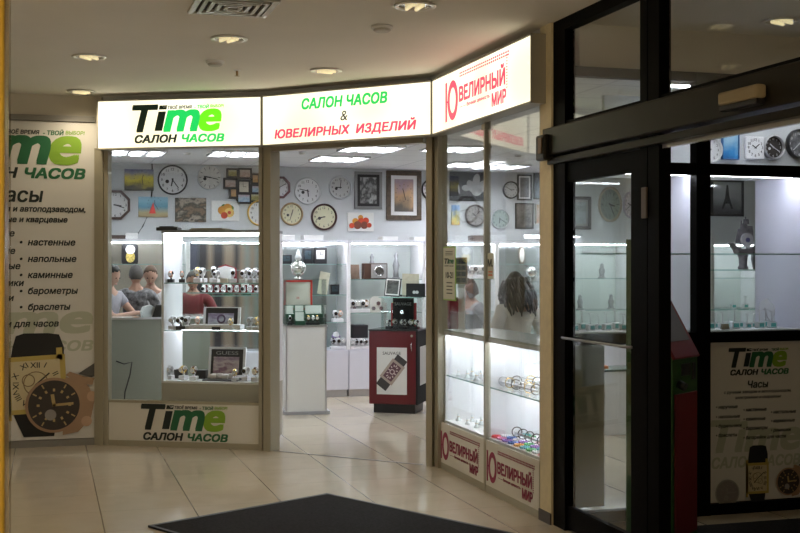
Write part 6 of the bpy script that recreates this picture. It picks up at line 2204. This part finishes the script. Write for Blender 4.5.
def person(label, loc, yaw, height, skin, top, top_mat, leg_mat, hair, hair_mat, lean=0.0, arms=None, head_pitch=0.0, head_yaw=0.0, sleeves=0.5, seat=None, female=True, group=None):
    """built 1.7 m tall facing -y, then scaled; arms: two (elbow, wrist) pairs in body space; seat = pelvis height when seated"""
    S = height / 1.7
    t = thing('person', label, 'person', loc, yaw)
    t.scale = (S, S, S)
    ph = 0.93 if seat is None else seat / S + 0.1
    dz = ph - 0.93
    V = lambda x, y, z: Vector((x, y, z))

    def ln(x, y, z):  # lean the upper body about the pelvis
        h = z - 0.93
        return V(x, y - math.sin(lean) * h, ph + math.cos(lean) * h)
    sw = 0.165 if female else 0.185
    pel, wa, ch, up, ne = ln(0, 0, 0.93), ln(0, 0.0, 1.08), ln(0, 0, 1.24), ln(0, 0.01, 1.38), ln(0, 0.012, 1.47)
    hc = ln(0, -0.02, 1.585)
    torso = [(pel, (0.145, 0.105)), (wa, (0.115 if female else 0.135, 0.09)), (ch, (0.14 if female else 0.16, 0.105)), (up, (0.11, 0.08)), (ne, 0.05), (ln(0, 0.0, 1.53), 0.048)]
    chains = [([a for a, _ in torso], [b for _, b in torso])]
    shirt = [([a for a, _ in torso[:4]], [(r[0] + 0.014, r[1] + 0.014) for _, r in torso[:4]])]
    arms = arms or [(V(-0.27, 0.02, 1.1), V(-0.27, -0.08, 0.87)), (V(0.27, 0.02, 1.1), V(0.27, -0.08, 0.87))]
    for s, (el, wr) in zip((-1, 1), arms):
        sh = ln(s * sw, 0.01, 1.36)
        chains.append(([up, sh, el, wr], [0.09, 0.055, 0.042, 0.03]))
        d = (wr - el).normalized()
        side = V(-s, 0, 0) if abs(d.x) < 0.8 else V(0, -1, 0)
        side = (side - d * side.dot(d)).normalized()
        pn = d.cross(side) * 1
        if pn.z > 0:
            pn = -pn
        chains += hand_chains(wr, d, side, pn)
        e2 = sh.lerp(el, min(1.0, sleeves * 1.0))
        pts, rr = [up, sh, e2], [0.1, 0.072, 0.06]
        if sleeves > 1:
            pts, rr = [up, sh, el, el.lerp(wr, 0.92)], [0.1, 0.072, 0.058, 0.044]
        shirt.append((pts, rr))
    legs = []
    for s in (-1, 1):
        if seat is None:
            pts = [pel, V(s * 0.09, 0, 0.87), V(s * 0.095, 0.0, 0.5), V(s * 0.095, 0.03, 0.09)]
            toe = [V(s * 0.095, 0.03, 0.09), V(s * 0.1, -0.06, 0.04), V(s * 0.105, -0.13, 0.03)]
        else:
            pts = [pel, V(s * 0.09, -0.03, ph - 0.01), V(s * 0.1, -0.42, ph - 0.01), V(s * 0.1, -0.38, ph - 0.43)]
            toe = [V(s * 0.1, -0.38, ph - 0.43), V(s * 0.1, -0.46, ph - 0.48), V(s * 0.105, -0.53, ph - 0.49)]
        chains.append((pts, [0.1, 0.085, 0.055, 0.038]))
        chains.append((toe, [0.038, 0.038, 0.03]))
        legs.append((pts, [0.14, 0.1, 0.07, 0.055]))
    MH = Matrix.Rotation(-head_yaw, 4, 'Z') @ Matrix.Rotation(head_pitch + lean, 4, 'X')
    body = bake(skin_obj(chains), 0.009, [head_mesh(hc, M=MH)])
    body.materials.clear()
    body.materials.append(skin)
    o = bpy.data.objects.new('body', body)
    COL.objects.link(o)
    o.parent = t

    def cloth(nm, chs, m):
        me = bake(skin_obj(chs, 2))
        me.materials.clear()
        me.materials.append(m)
        c = bpy.data.objects.new(nm, me)
        COL.objects.link(c)
        c.parent = t
        return c
    cloth(top, shirt, top_mat)
    cloth('trousers', [([wa, pel], [(0.125, 0.1), (0.16, 0.12)])] + legs, leg_mat)
    MHc = Matrix.Translation(hc) @ MH
    for s in (-1, 1):
        MB().ball((s * 0.03, -0.083, 0.008), 0.011, 0.006, 0.007, 10).build('eye', EYE, t).matrix_local = MHc
    MB().ball((0, -0.086, -0.062), 0.022, 0.008, 0.007, 10).build('mouth', LIP, t).matrix_local = MHc
    hm = MB()
    # cap of hair over the skull
    bm = bmesh.new()
    bmesh.ops.create_uvsphere(bm, u_segments=28, v_segments=20, radius=1)
    def hl(v):
        f = (1 + v.co.y) / 2
        f = f * f * (3 - 2 * f)
        return 0.66 - (1.28 if hair != 'short' else 1.2) * f - 0.12 * abs(v.co.x) + 0.04 * math.sin(9 * v.co.x)
    kill = [v for v in bm.verts if v.co.z < hl(v)]
    bmesh.ops.delete(bm, geom=kill, context='VERTS')
    for v in bm.verts:
        v.co = Vector((v.co.x * 0.083, v.co.y * 0.101 + 0.006, v.co.z * 0.126 + 0.004))
    bmesh.ops.solidify(bm, geom=bm.faces[:], thickness=0.007)
    for f in bm.faces:
        f.smooth = True
    hm._add(bm)
    rnd = random.Random(len(label))
    if hair == 'long':
        for i in range(46):
            a = -0.55 + (PI + 1.1) * i / 45
            x, y = math.cos(a), math.sin(a)
            L = 0.27 + 0.1 * rnd.random() - (0.08 if y < 0 else 0)
            pts = []
            for j in range(7):
                f = j / 6
                sp = 1 + 0.75 * math.sin(2.2 * f)
                pts.append((x * 0.085 * sp + 0.018 * math.sin(7 * f + i), y * 0.1 * sp + 0.012 + 0.008 * math.cos(5 * f + i * 1.7), 0.05 - L * f))
            hm.tube(pts, 0.014, 6, taper=[0.014, 0.017, 0.018, 0.018, 0.016, 0.013, 0.006])
    elif hair == 'bob':
        for i in range(40):
            a = -0.6 + (PI + 1.2) * i / 39
            x, y = math.cos(a), math.sin(a)
            pts = [(x * 0.086 * (1 + 0.12 * math.sin(PI * j / 5)), y * 0.102 * (1 + 0.12 * math.sin(PI * j / 5)) + 0.01, 0.05 - (0.17 + 0.015 * rnd.random()) * j / 5) for j in range(6)]
            hm.tube(pts, 0.014, 6, taper=[0.014, 0.016, 0.017, 0.016, 0.013, 0.007])
    elif hair == 'tied':
        for i in range(9):
            a = 2 * PI * i / 9
            hm.tube([(0.02 * math.cos(a), 0.105, 0.05 + 0.02 * math.sin(a)), (0.03 * math.cos(a), 0.135, 0.04 + 0.03 * math.sin(a)), (0.015 * math.cos(a), 0.14, -0.06 + 0.015 * math.sin(a))], 0.014, 6)
    hm.build('hair', hair_mat, t).matrix_local = MHc
    return t


HB = mat('hair_black', (0.012, 0.012, 0.011), 0.45, noise=0.3, nscale=60)
HBR = mat('hair_brown', (0.03, 0.018, 0.012), 0.45, noise=0.3, nscale=60)
HFA = mat('hair_fair', (0.1, 0.055, 0.03), 0.5, noise=0.3, nscale=60)
HGR = mat('hair_grey', (0.055, 0.05, 0.046), 0.6, noise=0.3, nscale=60)
CLW = mat('cream_blouse', (0.68, 0.66, 0.6), 0.7, noise=0.06, nscale=12)
CLG = mat('grey_blouse', (0.3, 0.3, 0.34), 0.7, noise=0.1)
CLR = mat('red_jacket', (0.17, 0.008, 0.014), 0.6, noise=0.15)
CLK = mat('patterned_shirt', (0.12, 0.12, 0.13), 0.5, noise=0.95, nscale=22)
CLV = mat('white_shirt', (0.7, 0.7, 0.72), 0.7)
TRK = mat('dark_trousers', (0.03, 0.03, 0.035), 0.7)


def stand(px, py_top, depth):
    p = at(px, HY, depth)
    return Vector((p.x, p.y, 0)), H + (HY - py_top) / F * depth


V3 = lambda x, y, z: Vector((x, y, z))
# staff at the counter
b, h = stand(151, 267, 13.2)
person('fair-haired woman in a white shirt looking down behind the service counter', b, -0.15, h + 0.02, SKIN, 'shirt', CLV, TRK, 'tied', HFA, lean=0.12, head_pitch=0.35, arms=[(V3(-0.25, -0.15, 1.12), V3(-0.12, -0.38, 1.14)), (V3(0.25, -0.15, 1.12), V3(0.12, -0.38, 1.14))])
b, h = stand(136, 265.5, 12.85)
person('grey-haired man in a patterned shirt with his back turned, behind the counter', b, PI - 0.1, h, SKIN2, 'shirt', CLK, TRK, 'short', HGR, female=False, sleeves=0.8, head_pitch=0.1)
b, h = stand(106, 271, 12.5)
person('dark-haired person by the left window post with bare forearms on the counter', b, 0.85, h + 0.06, SKIN, 'shirt', CLG, TRK, 'short', HB, lean=0.1, head_pitch=0.3, arms=[(V3(-0.2, -0.25, 1.13), V3(0.0, -0.4, 1.17)), (V3(0.24, -0.22, 1.13), V3(0.1, -0.45, 1.17))])
# seen through the glass back of the lit cabinet
b, h = stand(193.5, 272, 13.15)
person('person in a red jacket seen through the glass back of the lit window cabinet', b, -0.2, h + 0.01, SKIN2, 'jacket', CLR, TRK, 'short', HGR, female=False, sleeves=1.3, head_pitch=0.25, lean=0.1, arms=[(V3(-0.3, -0.08, 1.1), V3(-0.2, -0.3, 1.0)), (V3(0.3, -0.08, 1.1), V3(0.2, -0.3, 1.0))])
# inside the jewellery window
b, h = stand(518, 272.5, 9.95)
person('woman with long dark wavy hair and a cream top, back to the jewellery window', b, PI + 0.15, h, SKIN, 'blouse', CLW, TRK, 'long', HB, sleeves=1.3, head_pitch=0.15, lean=0.05)
b, h = stand(474.5, 277.5, 12.7)
person('woman with a brown bob in a grey blouse behind the glass sales counter', b, -1.35, h, SKIN, 'blouse', CLG, TRK, 'bob', HBR, sleeves=1.3, head_pitch=0.3, lean=0.15)
b, h = stand(457.5, 285, 12.9)
t = thing('red_display_stand', 'dark red display stand behind the glass sales counter', 'display pedestal', at(457, HY, 13.3).xy.to_3d(), 0)
MB().box(-0.09, 0.09, 0, 0.2, 0, at(457, 300, 13.3).z, 0.006).build('column', RED, t)
MB().box(-0.1, 0.1, -0.01, 0.21, at(457, 300, 13.3).z, at(457, 297.5, 13.3).z).build('cap', BLACK, t)

# ------------------------------------------------------------------ lights
def spot(p, w, col, size=2.3, blend=0.8, name='lamp'):
    l = bpy.data.lights.new(name, 'SPOT')
    l.energy = w
    l.color = col
    l.spot_size = size
    l.spot_blend = blend
    l.shadow_soft_size = 0.08
    o = bpy.data.objects.new(name, l)
    o.location = p
    COL.objects.link(o)
    return o


for p in LAMPS:
    spot((p.x, p.y, ZC - 0.03), 10, (1.0, 0.84, 0.6), 2.6)
for x, y in ((-3.2, 6.5), (-3.0, 3.5), (-0.9, 2.4), (-5, 8.8)):
    spot((x, y, ZC - 0.03), 8, (1.0, 0.84, 0.6), 2.6)
for x, y in ((-2.5, -0.5), (-4.5, 1.5), (-0.5, -1.2), (1.5, -0.3), (-2.5, 2.0)):  # added unseen spots; their floor bounce brightens the mall ceiling
    spot((x, y, ZC - 0.03), 330, (1.0, 0.9, 0.73), 1.75)
spot((-0.5, 3.0, ZC - 0.03), 14, (1.0, 0.8, 0.55), 2.6)  # unseen spot added to light the yellow pillar
for x, y in ((4.35, 6.3), (4.9, 5.4)):
    spot((x, y, ZC - 0.03), 0.5, (1.0, 0.8, 0.55), 2.6)

w = bpy.data.worlds.new('world')
SC.world = w
w.use_nodes = True
bg = w.node_tree.nodes['Background']
bg.inputs['Color'].default_value = (1.0, 0.85, 0.65, 1)
bg.inputs['Strength'].default_value = 0.05

# ------------------------------------------------------------------ colour management
vs = SC.view_settings
SC.display_settings.display_device = 'sRGB'
vs.view_transform = 'Standard'
vs.look = 'None'
vs.gamma = 1.0
vs.use_curve_mapping = False
vs.exposure = 1.3
SC.cycles.max_bounces = 10
SC.cycles.transparent_max_bounces = 24
SC.cycles.glossy_bounces = 4
SC.cycles.sample_clamp_indirect = 6.0
SC.cycles.caustics_reflective = False
SC.cycles.caustics_refractive = False
